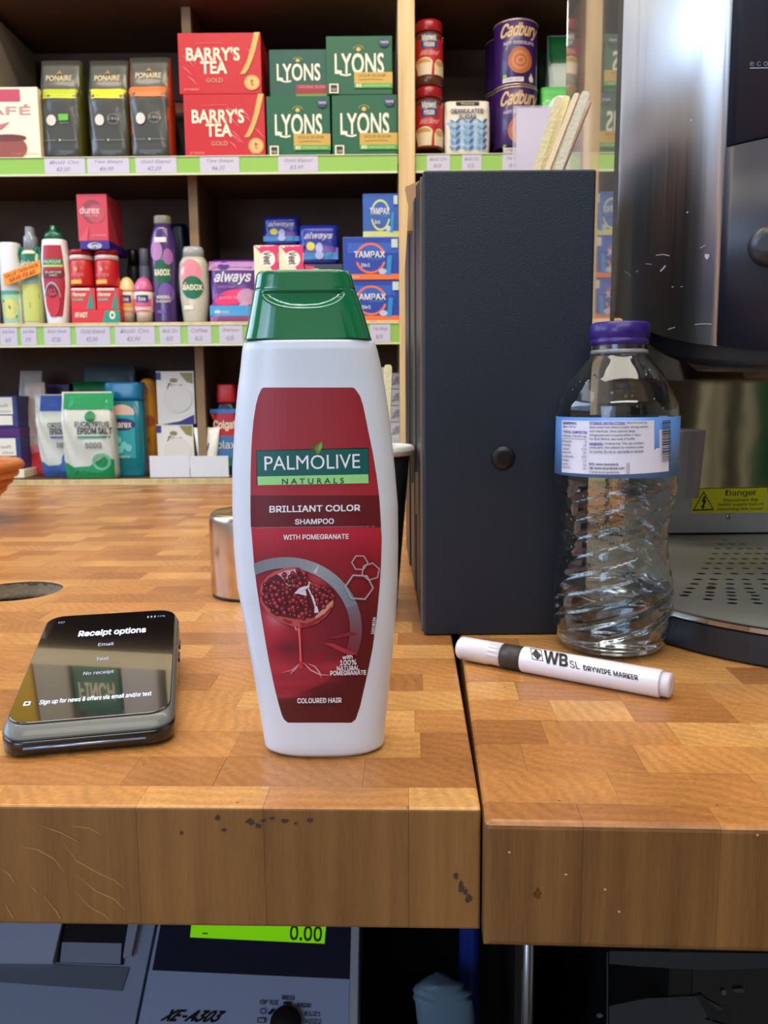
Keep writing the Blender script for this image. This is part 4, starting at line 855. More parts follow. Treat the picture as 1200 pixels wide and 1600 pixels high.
zc0, zc1 = cp[0][0], cp[-1][0]; rg = []
for z, c, w in dense(cp, 44):
    t = (z-zc0)/(zc1-zc0); d = .0172-.003*t; r = []
    if w < interp(cp, z)[1]-1e-6: d -= .0004
    for p in sell(w, d, 4.2, 132, c, 0, z):
        x, y, zz = p
        # thumb recess under the lid seam
        if y < 0:
            zr = cp[4][0]-.0008; u = (x-c)/.0175; v = (zr-zz)/.0078
            if 0 <= v <= 1.25 and abs(u) < 1:
                lim = math.sqrt(max(0, 1-u*u)); 
                if v < lim: y += .0013*min(1, (lim-v)*5)*(1-.75*v)
        r.append((x, y, zz))
    rg.append(r)
ctop = [(p[0]*.97, p[1]*.95, p[2]+.0006) for p in rg[-1]]
cb = MB(); capm = mat((0, 112, 66), .10, coat=1.0, ior=1.5); cb.rings(rg+[ctop], capm); scap = cb.build('flip_cap', sroot)
nb_ = MB(); nb_.rings([sell(w_, .0150, 3.5, 48, cp[0][1], 0, z_) for z_, w_ in ((ZS-.0006, cp[0][2]*.97), (zc0+.0006, cp[0][2]*.97))], mat((0, 90, 55), .3)); nb_.build('collar', sroot)
bpy.context.view_layer.update()
S = Art(map_lens([sbody]), .00004, .00010, (14, 14))
LR = [(605.5, 412, 551), (608, 408.5, 555), (619, 403.5, 562.6), (633, 400, 567), (657, 396.3, 572), (682, 394, 577), (706, 392.7, 582), (742, 391.6, 588), (771, 391.5, 591.7), (800, 391.6, 593.8), (819, 392, 594.8), (839, 393.8, 596.3), (880, 397, 595.3), (917, 401.3, 593), (960, 408, 589), (1013, 416.8, 582), (1033, 420.5, 578), (1062, 426.5, 572), (1086, 432, 566.5), (1103, 436.5, 562.7), (1117, 440.6, 558), (1124, 444, 555.5), (1129, 450, 549)]
def lab_rows(y0, y1, n, in0=0, in1=0):
    r = []
    ys = sorted(set([y0+(y1-y0)*i/n for i in range(n+1)]+[q[0] for q in LR if y0 < q[0] < y1]))
    for y in ys:
        a, b = interp([(q[0], q[1], q[2]) for q in LR], y); r.append((y, a+in0, b-in1))
    return r
Cc = lambda *c: mat(c, .48)
def mixc(a, b, t): t = max(0, min(1, t)); return tuple(p+(q-p)*t for p, q in zip(a, b))
def sm(x, a, b): t = max(0, min(1, (x-a)/(b-a))); return t*t*(3-2*t)
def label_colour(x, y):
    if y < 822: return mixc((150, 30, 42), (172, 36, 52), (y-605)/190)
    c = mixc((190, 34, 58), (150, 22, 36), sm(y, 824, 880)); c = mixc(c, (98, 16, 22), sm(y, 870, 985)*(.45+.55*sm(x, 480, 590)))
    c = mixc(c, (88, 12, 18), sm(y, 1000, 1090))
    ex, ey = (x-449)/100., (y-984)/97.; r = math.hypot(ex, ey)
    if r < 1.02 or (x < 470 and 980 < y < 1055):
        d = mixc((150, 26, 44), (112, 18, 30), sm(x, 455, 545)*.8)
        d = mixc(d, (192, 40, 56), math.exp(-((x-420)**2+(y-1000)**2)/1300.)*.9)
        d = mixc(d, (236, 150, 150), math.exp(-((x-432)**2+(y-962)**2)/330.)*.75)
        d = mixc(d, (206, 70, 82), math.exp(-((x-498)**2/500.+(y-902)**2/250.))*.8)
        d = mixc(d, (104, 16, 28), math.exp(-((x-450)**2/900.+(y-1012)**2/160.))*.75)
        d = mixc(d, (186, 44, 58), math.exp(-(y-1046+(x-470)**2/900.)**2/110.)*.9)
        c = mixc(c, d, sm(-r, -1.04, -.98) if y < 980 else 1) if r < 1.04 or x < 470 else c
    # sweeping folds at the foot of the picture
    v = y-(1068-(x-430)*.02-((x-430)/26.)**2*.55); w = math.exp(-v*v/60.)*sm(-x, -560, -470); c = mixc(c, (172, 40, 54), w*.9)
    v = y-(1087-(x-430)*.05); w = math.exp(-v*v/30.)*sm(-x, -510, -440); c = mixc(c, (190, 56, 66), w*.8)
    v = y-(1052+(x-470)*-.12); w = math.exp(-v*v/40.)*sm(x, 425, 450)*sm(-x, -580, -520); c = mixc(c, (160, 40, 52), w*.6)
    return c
gm, gnt, gb_ = nodes_mat('printed_gradient', .48); ga_ = N(gnt, 'ShaderNodeAttribute', attribute_name='tint'); gnt.links.new(ga_.outputs['Color'], gb_.inputs['Base Color'])
G_ = MB(); G_.tint = []; vs = []; rws = lab_rows(605.5, 1129, 250); NX = 110
for y, a, b_ in rws:
    for i in range(NX+1):
        x = a+(b_-a)*i/NX; vs.append(S.mp(x, y, .00012)); c = label_colour(x, y); G_.tint.append((lin(c[0]), lin(c[1]), lin(c[2]), 1))
G_.add(vs, [(j*(NX+1)+i, j*(NX+1)+i+1, (j+1)*(NX+1)+i+1, (j+1)*(NX+1)+i) for j in range(len(rws)-1) for i in range(NX)], gm)
fl_ = keep(G_.build('front_label', None, False), sroot); fl_['label'] = 'dark red glossy front label'
S.o = .00013
S.strip(lab_rows(774, 824, 6), Cc(104, 12, 24), 24)
S.line([(q, 824.5-2.2*((q-392)/204)) for q in range(393, 597, 12)], 1.6, Cc(150, 96, 104))
WH = mat((246, 240, 246), .4)
# brand plate
S.quad([(401, 757), (576.5, 754), (575.5, 699.5), (400.5, 703.5)], Cc(20, 16, 18), 12, 4)
S.quad([(402.5, 744), (575.5, 741), (574.5, 701), (401.5, 705)], Cc(0, 92, 88), 12, 4)
S.quad([(403.5, 758), (575.5, 755), (575, 741), (402.5, 744.5)], Cc(158, 222, 138), 12, 3)
S.text('PALMOLIVE', 0, 0, 0, 0, WH, .0, q=[(414, 735), (562.5, 731.5), (562, 709), (413.5, 713)])
S.text('N A T U R A L S', 0, 0, 0, 0, Cc(20, 84, 60), .018, q=[(441, 756.5), (537, 755), (537, 746.5), (441, 748)])
S.poly([(494, 710), (485, 697), (486, 691), (494, 697), (497, 706)], Cc(96, 74, 40)); S.poly([(495, 710), (492, 699), (499, 692), (504, 690), (504, 699), (500, 708)], Cc(92, 140, 50)); S.poly([(497, 706), (498, 698), (503, 692), (503, 699)], Cc(140, 176, 80))
S.text('BRILLIANT COLOR', 0, 0, 0, 0, WH, .022, q=[(422, 800.5), (562, 798), (562, 788.5), (422, 790.5)])
S.text('SHAMPOO', 0, 0, 0, 0, WH, .022, q=[(461.5, 819), (521.5, 818), (521.5, 810), (461.5, 811)])
S.text('WITH POMEGRANATE', 0, 0, 0, 0, WH, .022, q=[(443.5, 843), (544.5, 841.5), (544.5, 834), (443.5, 835.5)])
# big circle: inside reds
def clip_ring(cx, cy, rx, ry, w, c0, c1, a0, a1, n):
    for i in range(n):
        t = (i+.5)/n; S.o -= S.step; b0 = a0+(a1-a0)*i/n; b1 = a0+(a1-a0)*(i+1)/n
        pts = []
        for r in (1, 1-w):
            rowp = []
            for k in range(5):
                aa = math.radians(b0+(b1-b0)*k/4); x = cx+rx*r*math.cos(aa); y = cy-ry*r*math.sin(aa)
                lo_x = interp([(q[0], q[1], q[2]) for q in LR], y)[0]+.3; rowp.append((max(x, lo_x), y))
            pts.append(rowp)
        o = S._n(); vs = [S.mp(x, y, o) for rw in pts for x, y in rw]
        S.b.add(vs, [(k, k+1, 6+k, 5+k) for k in range(4)], Cc(*[int(p+(q-p)*t) for p, q in zip(c0, c1)]))
def disc(cx, cy, rx, ry, col, seg=40):
    pts = []
    for i in range(seg):
        a = 2*math.pi*i/seg; x, y = cx+rx*math.cos(a), cy+ry*math.sin(a); l = interp([(q[0], q[1], q[2]) for q in LR], y); pts.append((min(max(x, l[0]+.3), l[1]-.3), y))
    S.poly(pts, Cc(*col))
S._n(); clip_ring(447, 982, 118, 112, .155, (124, 124, 132), (158, 160, 168), 118, 62, 10); clip_ring(447, 982, 118, 112, .155, (158, 160, 168), (128, 132, 142), 62, 20, 10); clip_ring(447, 982, 118, 112, .155, (128, 112, 122), (128, 40, 52), 20, -22, 12)
S.poly([(490, 893), (499, 881), (494, 896)], Cc(206, 208, 216))
# splashes below
for p, c in (([(506, 1004), (520, 1004), (556, 1020), (548, 1024), (530, 1016)], (176, 50, 60)), ([(504, 998), (548, 986), (560, 990), (530, 996)], (140, 34, 44))): S.poly(p, Cc(*c))
PK = Cc(226, 150, 156)
S.line([(454, 1052), (462, 1044), (470, 1034)], [.6, 3, .8], PK); S.line([(474, 1034), (486, 1046), (500, 1053), (516, 1054)], [.8, 2.6, 2.2, .6], PK); S.line([(482, 1036), (492, 1040), (500, 1050), (502, 1058)], [.6, 2, 2.5, .5], PK); S.line([(440, 1050), (456, 1046), (468, 1036)], [.5, 2, .7], Cc(210, 120, 130))
S.line([(466, 974), (468, 985), (469, 1000), (470, 1020), (471, 1038)], [11, 6, 4.5, 4, 6], Cc(206, 40, 54)); S.line([(467, 980), (469, 1000), (470, 1032)], [1.6, 1.2, 1.2], Cc(240, 150, 150)); S.ell(471, 1040, 4, 4.5, Cc(190, 50, 60), 16); S.line([(460, 975), (464, 984)], [1, 2.4], PK)
# the fruit
S.poly([(408, 925), (410, 912), (419, 900), (430, 892), (446, 887), (462, 885), (474, 890), (480, 905), (490, 911), (512, 918), (522, 930), (521, 946), (510, 962), (496, 973), (478, 979), (456, 977), (436, 968), (418, 954), (409, 940)], Cc(196, 84, 78))
S.poly([(411, 926), (413, 913), (422, 902), (446, 890), (462, 888), (473, 893), (478, 907), (490, 914), (512, 921), (519, 931), (517, 944), (505, 958), (490, 964), (462, 966), (440, 962), (420, 948), (412, 938)], Cc(96, 14, 26))
S.line([(425, 955), (450, 970), (480, 976), (500, 966), (518, 948)], [2, 5, 6, 5, 3], Cc(158, 30, 44)); S.line([(493, 964), (505, 955), (516, 943), (520, 938)], [3, 7, 6, 2], Cc(222, 150, 128))
cr_ = Cc(236, 214, 224)
S.poly([(434, 896), (448, 890), (462, 888), (466, 894), (456, 902), (462, 908), (452, 911), (444, 903)], Cc(214, 160, 170)); S.poly([(452, 893), (462, 889), (464, 897), (455, 900)], cr_)
S.line([(460, 928), (470, 920), (482, 915), (484, 908)], [2, 6, 5, 2], cr_); S.line([(482, 918), (488, 930), (494, 946), (495, 956)], [2, 3, 4, 7], cr_); S.line([(441, 898), (446, 908), (452, 914), (462, 912)], [1.5, 3, 2, 1], Cc(206, 150, 160)); S.poly([(465, 926), (478, 920), (480, 930)], cr_)
rr = random.Random(4)
def inside(x, y, poly):
    c = False; n = len(poly)
    for i in range(n):
        (x1, y1), (x2, y2) = poly[i], poly[(i+1) % n]
        if (y1 > y) != (y2 > y) and x < (x2-x1)*(y-y1)/(y2-y1)+x1: c = not c
    return c
zones = [[(412, 926), (416, 912), (432, 902), (444, 912), (456, 918), (458, 928), (478, 932), (486, 944), (490, 958), (480, 965), (455, 964), (436, 958), (420, 946)], [(440, 896), (452, 898), (468, 888), (478, 896), (480, 912), (470, 916), (458, 914), (446, 906)], [(486, 916), (502, 916), (518, 924), (520, 936), (508, 948), (498, 944), (490, 930)]]
seeds = []
S._n()
for zi, zn in enumerate(zones):
    xs = [p[0] for p in zn]; ys = [p[1] for p in zn]
    for _ in range(900):
        x, y = rr.uniform(min(xs), max(xs)), rr.uniform(min(ys), max(ys))
        if inside(x, y, zn) and all((x-a)**2+(y-b_)**2 > 33 for a, b_ in seeds):
            seeds.append((x, y)); r = rr.uniform(3.2, 4.5); c = rr.choice(((150, 26, 42), (176, 40, 54), (122, 16, 30), (196, 60, 66), (138, 22, 38)))
            S.ell(x, y, r, r*1.08, Cc(*[v//2+20 if v > 60 else v//2 for v in c]), 10, same=True)
base_o = S.o
S._n()
for x, y in seeds:
    c = rr.choice(((128, 16, 30), (150, 24, 40), (98, 8, 20), (178, 46, 56), (112, 12, 26))); S.ell(x-.2, y-.2, 2.9, 3.1, Cc(*c), 9, same=True)
S._n()
for x, y in seeds: S.ell(x-.7, y-.9, .8, .8, Cc(232, 150, 156), 6, same=True)
# hexagons
HX = Cc(176, 170, 176)
def hexa(cx, cy, r, rot, w):
    p = [(cx+r*math.cos(math.radians(60*i+rot)), cy+r*math.sin(math.radians(60*i+rot))) for i in range(7)]; o = S._n(); vs = []
    for i in range(7):
        x, y = p[i]; vs += [S.mp(x, y, o), S.mp(cx+(x-cx)*(1-w/r), cy+(y-cy)*(1-w/r), o)]
    S.b.add(vs, [(2*i, 2*i+1, 2*i+3, 2*i+2) for i in range(6)], HX)
hexa(561, 878, 13, 2, 2); hexa(577, 892, 14.5, -18, 2); hexa(560, 916, 22, 4, 2.6)
for t, q in (('with', (535, 1027.5, 550, 1021.5)), ('100%', (531, 1037, 555.5, 1029)), ('NATURAL', (526.5, 1045, 560, 1038.5)), ('POMEGRANATE', (516.5, 1052.5, 570, 1045.5))):
    S.text(t, 0, 0, 0, 0, WH, .02, q=[(q[0], q[1]+.5), (q[2], q[1]-.7), (q[2], q[3]-.7), (q[0], q[3]+.5)])
S.text('COLOURED HAIR', 0, 0, 0, 0, WH, .022, q=[(466, 1096), (533, 1095), (533, 1087.5), (466, 1088.5)])
S.text('10218124', 0, 0, 0, 0, WH, .03, q=[(582.0, 989), (584.2, 963), (580.0, 962.5), (577.6, 988.5)])
so = S.build('label_print', fl_)

# ------------------------------------------------------------------ water bottle
PB = PZ(952, 1036); WY = PB.y+.0355
def wr(y, w): return X_(955+w, y, WY)-X_(955, y, WY)
WX = X_(954, 1000, WY)
wt = [(1016, 84), (1000, 88.5), (985, 90), (962, 90), (927, 89.5), (892, 84), (857, 82), (822, 82), (787, 86), (770, 90), (752, 92), (745, 92), (651, 92), (640, 91.5), (630, 90), (612, 82), (595, 73), (575, 58), (560, 46), (552, 42), (538, 41), (520, 38)]
wp_ = [(PY(955, y, WY).z, wr(y, w)) for y, w in wt]
dz = wp_[0][0]-.010; wp_ = [(.0, .026), (.0006, .0295), (.003, .0325), (.007, wp_[0][1]*.985)]+[(z-dz if i < 4 else z-dz*(1-min(1, (i-3)/5)), r) for i, (z, r) in enumerate(wp_)]
wroot = empty('water_bottle', (WX, WY, 0), 'clear plastic water bottle with purple cap and blue-white label, a third full', 'bottle')
PET = mat((238, 244, 246), .03, trans=1.0, ior=1.45, name='clear_plastic'); WAT = mat((244, 252, 255), .0, trans=1.0, ior=1.33, name='water')
zg1 = [z for z, r in wp_ if True]
ZLB = PY(955, 738.5, WY).z; ZLT = PY(955, 650, WY).z
def wrad(z, th, off=0):
    r = interp(wp_, z)[0]
    k = max(0, min(1, (z-.013)/.008))*max(0, min(1, (ZLB-.004-z)/.006))
    ph = (z/.0118-6*th/(2*math.pi)); f = ph-math.floor(ph); g = abs(f-.5)*2   # helical grooves
    r -= k*.0019*(1-min(1, (1-g)*2.6))**1.5 if g > .3 else 0
    r += .0005*math.sin(th*5+z*90)*k
    return r+off
nz_, ns_ = 150, 108
def wring(z, off): return [(wrad(z, 2*math.pi*j/ns_, off)*math.cos(2*math.pi*j/ns_), wrad(z, 2*math.pi*j/ns_, off)*math.sin(2*math.pi*j/ns_), z+.0002) for j in range(ns_)]
ztop = wp_[-1][0]; zs_ = [.0004+(ztop-.0004)*(i/nz_) for i in range(nz_+1)]
TH = .0006
outer = [wring(z, 0) for z in zs_]; inner = [wring(max(z, .0016), -TH) for z in zs_[1:]]
b = MB(); b.rings(outer+inner[::-1], PET, True, True); wb = b.build('bottle_body', wroot, fixn=True)
ZW = .043; zw = [.0020+(ZW-.0020)*i/50 for i in range(51)]
b = MB(); b.rings([wring(z, -TH-.00012) for z in zw], WAT); b.build('water', wroot)
# cap with ribs
capc = mat((56, 30, 124), .35, coat=.2); zc_a, zc_b = PY(955, 538, WY).z-.0005, PY(955, 505, WY).z; R = wr(520, 44.5); b = MB()
def cring(r, z, rib): return [((r+(rib if j % 2 else 0))*math.cos(2*math.pi*j/144), (r+(rib if j % 2 else 0))*math.sin(2*math.pi*j/144), z) for j in range(144)]
b.rings([cring(R*1.0, zc_a, 0), cring(R*1.0, zc_a+.0030, 0), cring(R*.975, zc_a+.0033, 0), cring(R*.975, zc_a+.0040, 0), cring(R*.980, zc_a+.0045, .0009), cring(R*.970, zc_b-.001, .0009), cring(R*.93, zc_b, 0), cring(R*.86, zc_b+.0003, 0)], capc); b.build('screw_cap', wroot)
b = MB(); b.lathe([(wr(545, 39), zc_a-.0060), (wr(545, 44), zc_a-.0056), (wr(545, 44), zc_a-.0035), (wr(545, 40), zc_a-.003)], mat((200, 206, 214), .15, trans=.6), 0, 0, 60, False, False); b.build('neck_ring', wroot)
b = MB(); b.rings([[(( wrad(z, 0)+o_)*math.cos(2*math.pi*j/96), (wrad(z, 0)+o_)*math.sin(2*math.pi*j/96), z) for j in range(96)] for z, o_ in ((ZLB, .0002), (ZLB, .0007), (ZLT, .0007), (ZLT, .0002))], mat((92, 140, 206), .35), False, False, True); wl = b.build('paper_label', wroot)
bpy.context.view_layer.update()
A_ = Art(map_lens([wl]), .00004, .00008, (8, 20))
LP = mat((226, 224, 240), .45)
def sag(x): return 4.2*(1-((x-953)/92)**2)      # curve of the label edges seen from above
A_.mp0 = A_.mp
def mpw(x, y, o, f=A_.mp0): return f(min(1044.5, max(863, x)), y+sag(x)*(.4+.9*(y-650)/90)-1.0, o)
A_.mp = mpw
A_.rect(878, 657, 1022, 737, LP, 20, 4); A_.rect(1022, 702, 1031, 737, LP, 3, 3); A_.rect(1030, 650, 1044.4, 737, LP, 8, 4); A_.rect(1024, 700, 1031, 737, LP, 3, 3)
ik = mat((52, 52, 60), .5); ib = mat((58, 60, 160), .5)
for t, x0, x1, y, h, m_ in (('INGREDIENTS', 880, 901, 661, 3.8, ib), ('Water (100%)', 880, 900, 666.5, 3.4, ik), ('TYPICAL COMPOSITION', 880, 917.5, 674.5, 4, ib), ('MINERAL CONTENT mg/L', 880, 917.5, 681, 4, ik),
      ('STORAGE INSTRUCTIONS:', 921.5, 977, 660.5, 4.4, ib), ('Store in a cool dry', 979, 1011, 660, 4.4, ik), ('place away from direct sunlight, strong odours', 921.5, 1012, 666.5, 4.6, ik), ('and chemicals. Once opened, keep', 921.5, 992, 672.5, 4.6, ik), ('refrigerated and consume within 3 days.', 921.5, 1001, 678.5, 4.6, ik), ('For Best Before, see neck of bottle.', 921.5, 992, 684, 4.4, ik),
      ('WARNING:', 921.5, 943, 691.5, 4.4, ib), ('Choking risk. This cap contains', 945, 1005, 691, 4.6, ik), ('small parts. Not suitable for children under', 921.5, 1005, 697, 4.6, ik), ('36 months. Do not re-use bottle or closure.', 921.5, 1005, 703, 4.6, ik),
      ('ROI: www.mywaste.ie', 921.5, 966, 722, 4.4, ik), ('UK: www.recyclenow.com', 921.5, 975, 728, 4.4, ik), ('Check local guidelines.', 921.5, 968, 734, 4.6, ik)):
    A_.text(t, 0, 0, 0, 0, m_, .018 if m_ == ib or 'www' in t else .006, q=[(x0, y+h/2), (x1, y+h/2), (x1, y-h/2), (x0, y-h/2)])
A_.rect(880, 684.3, 917.5, 684.9, ik)
for i, (t, n) in enumerate((('Potassium', '5'), ('Chloride', '25'), ('Calcium', '130'), ('Magnesium', '20'), ('Bicarbonate', '330'), ('Nitrate', '12'), ('Sodium', '14'), ('Sulphate', '20'))):
    y = 688.5+i*5.75; A_.text(t, 0, 0, 0, 0, ik, .004, q=[(880, y+2), (880+len(t)*1.6, y+2), (880+len(t)*1.6, y-2), (880, y-2)]); A_.text(n, 0, 0, 0, 0, ik, .004, q=[(917.5-len(n)*2.3, y+2), (917.5, y+2), (917.5, y-2), (917.5-len(n)*2.3, y-2)])
A_.text('515302', 0, 0, 0, 0, ik, .01, q=[(983, 736), (983, 720), (978, 720), (978, 736)])
rr = random.Random(8); y = 658.
while y < 722:
    h = rr.choice((.8, 1.1, 1.6, 2.4)); A_.quad([(1031.5, y+h), (1044.3, y+h-1), (1044.3, y-1), (1031.5, y)], ik, 4, 1); A_.o -= A_.step; y += h+rr.choice((.8, 1.1, 1.8))
wlb = A_.build('label_print', wl)
# condensation drops inside the empty part
b = MB(); rr = random.Random(12)
for i in range(120):
    th = rr.uniform(math.pi*.95, math.pi*2.05); z = rr.uniform(.048, ztop-.02)
    if ZLB-.001 < z < ZLT+.001: continue
    r0 = wrad(z, th)-TH; s = rr.uniform(.0003, .0010)
    c, sn = math.cos(th), math.sin(th); P = Vector((r0*c, r0*sn, z)); n = Vector((-c, -sn, 0)); t1_ = Vector((-sn, c, 0)); t2_ = Vector((0, 0, 1))
    rs = [[P+t1_*s*k*math.cos(a)+t2_*s*k*1.2*math.sin(a)+n*s*h_ for a in [2*math.pi*q/8 for q in range(8)]] for k, h_ in ((1, .03), (.75, .4), (.3, .6))]
    b.rings(rs, WAT, True, True)
o = b.build('condensation', wroot); o['kind'] = 'stuff'

# ------------------------------------------------------------------ marker pen
m0, m1 = PZ(720, 1012, .008), PZ(1043, 1070, .008)
ang = math.atan2(m1.y-m0.y, m1.x-m0.x); ML = (m1-m0).length; RM = .0078
mroot = empty('marker_pen', (m0.x, m0.y, 0), 'white dry-wipe marker pen with a dark band, lying in front of the water bottle', 'marker', None, ang)
def along(prof, m, name, seg=40, sq=None):
    b = MB(); rs = []
    for x, r in prof: rs.append([(x, r*math.cos(2*math.pi*j/seg), RM+.0002+r*math.sin(2*math.pi*j/seg)) for j in range(seg)])
    b.rings(rs, m); return b.build(name, mroot)
PW = mat((236, 232, 238), .35, coat=.3)
f_ = lambda px: ML*(px-718)/(1045-718)
def loc(px): # length share along the pen at the photographed column
    lo_, hi = 0, 1
    for _ in range(30):
        md = (lo_+hi)/2; p = m0.lerp(m1, md)-CAM; q = 600+FP*p.dot(_R)/p.dot(_F)
        if q < px: lo_ = md
        else: hi = md
    return ML*lo_
x1_, x2_, x3_ = loc(786), loc(818), loc(1034)
mc_ = along([(-.0010, RM*.72), (.0002, RM*.88), (.0015, RM*.93), (loc(765), RM*.94), (loc(767), RM*.88), (x1_, RM*.90)], PW, 'pen_cap')
b = MB()
for j in range(9):
    t = math.pi*(.5+(j-4)*.11); b.box(loc(768), x1_-.0002, -.0004+RM*.90*math.cos(t), .0004+RM*.90*math.cos(t), RM+RM*.90*math.sin(t)-.0006, RM+RM*.90*math.sin(t)+.0004, PW)
o = b.build('grip_ribs', mroot); o['kind'] = 'stuff'
mbnd = along([(x1_+.0001, RM*.86), (x1_+.0004, RM*.95), (x2_-.0004, RM*.95), (x2_-.0001, RM*.86)], mat((58, 52, 46), .45), 'dark_band')
mbar = along([(x2_, RM*.96), (x2_+.0006, RM), (x3_-.0006, RM), (x3_, RM*.93)], PW, 'barrel')
mend = along([(x3_+.0001, RM*.86), (ML+.0012, RM*.88), (ML+.0022, RM*.80), (ML+.0024, RM*.5)], mat((214, 206, 214), .4), 'end_plug')
bpy.context.view_layer.update()
P_ = Art(map_lens([mbar]), .00005, .00010, (30, 3.0))
def pl(u, v): # u px column, v 0 bottom .. 1 top of the pen face
    t = (u-820)/(1034-820); cy = 1022+(1062-1022)*t; return (u-(v-.5)*6, cy-(v-.5)*33*.95+0)
bk = mat((34, 32, 36), .4)
def pq(u0, v0, u1, v1): return [pl(u0, v0), pl(u1, v0), pl(u1, v1), pl(u0, v1)]
P_.quad(pq(830.5, .30, 848, .86), bk, 4, 4); P_.quad(pq(831.7, .335, 846.8, .825), PW, 4, 4)
c = [pl(839.2, .32), pl(847, .58), pl(839.2, .84), pl(831.5, .58)]; P_.poly(c, bk)
P_.text('WB', 0, 0, 0, 0, bk, .03, shear=.1, q=pq(851, .26, 887, .84)); P_.text('SL', 0, 0, 0, 0, bk, .005, q=pq(890, .24, 905, .60)); P_.text('DRYWIPE MARKER', 0, 0, 0, 0, bk, .018, q=pq(911, .24, 996, .48))
P_.build('pen_print', mroot)

# ------------------------------------------------------------------ card terminal
ZR_ = .0335
pa, pb_ = PZ(-4, 1156, .0102), PZ(273, 1127, .0102)
ux = Vector((pb_.x-pa.x, pb_.y-pa.y, 0)); TW = ux.length; tang = math.atan2(ux.y, ux.x)
ra, rb = PZ(72, 962, ZR_), PZ(281, 953, ZR_); rm = (ra+rb)/2; fm_ = (pa+pb_)/2; yl = Vector((-math.sin(tang), math.cos(tang), 0))
TL = (Vector((rm.x, rm.y, 0))-Vector((fm_.x, fm_.y, 0))).length
troot = empty('card_terminal', ((pa.x+pb_.x)/2, (pa.y+pb_.y)/2, 0), 'black handheld card terminal with a glossy touch screen, lying on the left worktop', 'card terminal', None, math.atan2(rm.y-fm_.y, rm.x-fm_.x)-math.pi/2)
def rrect(w, y0, y1, r, zf, n=7):
    pts = []
    for (cx_, cy_, a0) in ((w/2-r, y1-r, 0), (-w/2+r, y1-r, 90), (-w/2+r, y0+r, 180), (w/2-r, y0+r, 270)):
        for k in range(n): a = math.radians(a0+90*k/(n-1)); x, y = cx_+r*math.cos(a), cy_+r*math.sin(a); pts.append((x, y, zf(y)))
    return pts
DG = mat((92, 96, 93), .38, coat=.2); BK = mat((14, 14, 16), .25, coat=.5)
zt0, zt1 = .0138, ZR_
top = lambda y: zt0+(zt1-zt0)*y/TL
b = MB(); W_ = TW
b.rings([rrect(W_-.008, .001, TL-.004, .009, lambda y: .0004), rrect(W_-.001, -.003, TL, .011, lambda y: .0022), rrect(W_, -.0035, TL+.001, .012, lambda y: top(y)*.52), rrect(W_-.0004, -.003, TL+.001, .012, lambda y: top(y)-.0046)], BK); b.build('lower_shell', troot)
b = MB(); b.rings([rrect(W_, -.0032, TL+.001, .012, lambda y: top(y)-.0044), rrect(W_-.0006, -.0024, TL+.0006, .012, lambda y: top(y)-.0034), rrect(W_-.0035, .0035, TL-.0012, .011, lambda y: top(y)-.0004)], DG); b.build('grey_bezel', troot)
b = MB(); b.rings([rrect(W_-.0042, .0042, TL-.0016, .0105, lambda y: top(y)-.0003), rrect(W_-.0042, .0042, TL-.0016, .0105, lambda y: top(y)+.0003), rrect(W_-.005, .0046, TL-.002, .0100, lambda y: top(y)+.0006)], mat((10, 10, 14), .015, coat=1., ior=2.0)); gl = b.build('screen_glass', troot)
b = MB(); b.tube([(-W_*.36, -.0034, .0052), (W_*.33, -.0034, .0052)], .0007, mat((150, 170, 210), .2, .8)); b.build('chrome_slot', troot)
b = MB(); b.box(-W_*.38, W_*.36, -.0030, -.0026+.004, .0040, .0064, mat((6, 6, 6), .4)); b.build('slot_recess', troot)
for y in (.62, .77):
    b = MB(); yy = TL*y; b.box(W_/2-.0006, W_/2+.0009, yy, yy+.012, top(yy)*.55, top(yy)*.55+.0028, BK, .0004); b.build('side_button', troot)
bpy.context.view_layer.update()
g_ = Art(lambda u, v, o: tuple(troot.matrix_world @ Vector(((u-.5)*W_*.88, TL*(.05+.90*v), top(TL*(.05+.90*v))+.0006+o))), .00002, .00003, (9, 9))
sw = mat((214, 226, 250), .5, emit=.75); sg = mat((160, 170, 196), .5, emit=.35)
g_.text('Receipt options', .26, .755, .80, .835, sw, .022); g_.text('Email', .44, .645, .56, .680, sg, .01); g_.text('Text', .45, .49, .545, .522, sg, .01); g_.text('No receipt', .385, .345, .605, .385, sg, .01)
g_.text('Sign up for news & offers via email and/or text', .14, .108, .90, .155, sw, .01); g_.rect(.035, .118, .078, .150, sw, 1, 1); g_.rect(.045, .126, .068, .143, mat((10, 10, 14), .05), 1, 1)
g_.text('1:17', .06, .945, .11, .965, sg, .01); g_.text('▾ ◢ ▮ 77%', .80, .945, .95, .967, sg, .01)
g_.build('screen_text', gl)

# ------------------------------------------------------------------ steel canister
cb_ = PZ(398, 939); CY = cb_.y+.030; cr2 = X_(398, 900, CY)-X_(331, 900, CY); CX = X_(398, 900, CY); ch = PY(398, 797, CY).z
can = empty('steel_canister', (CX, CY, 0), 'brushed metal canister half hidden behind the shampoo bottle', 'canister')
STL = mat((206, 188, 172), .22, 1.); b = MB(); b.lathe([(cr2*.985, .0022), (cr2, .0035), (cr2, ch-.008), (cr2*.98, ch-.0035), (cr2*.93, ch-.0012)], STL, 0, 0, 56); b.build('body', can)
b = MB(); b.lathe([(cr2*.93, ch-.0012), (cr2*.90, ch), (cr2*.86, ch-.001), (.001, ch-.0015)], mat((190, 170, 120), .3, 1.), 0, 0, 56, False, False); b.build('lid', can)
b = MB(); b.lathe([(cr2*.95, .0003), (cr2*.98, .0008), (cr2*.98, .0022)], BLACK, 0, 0, 48); b.build('rubber_base', can)

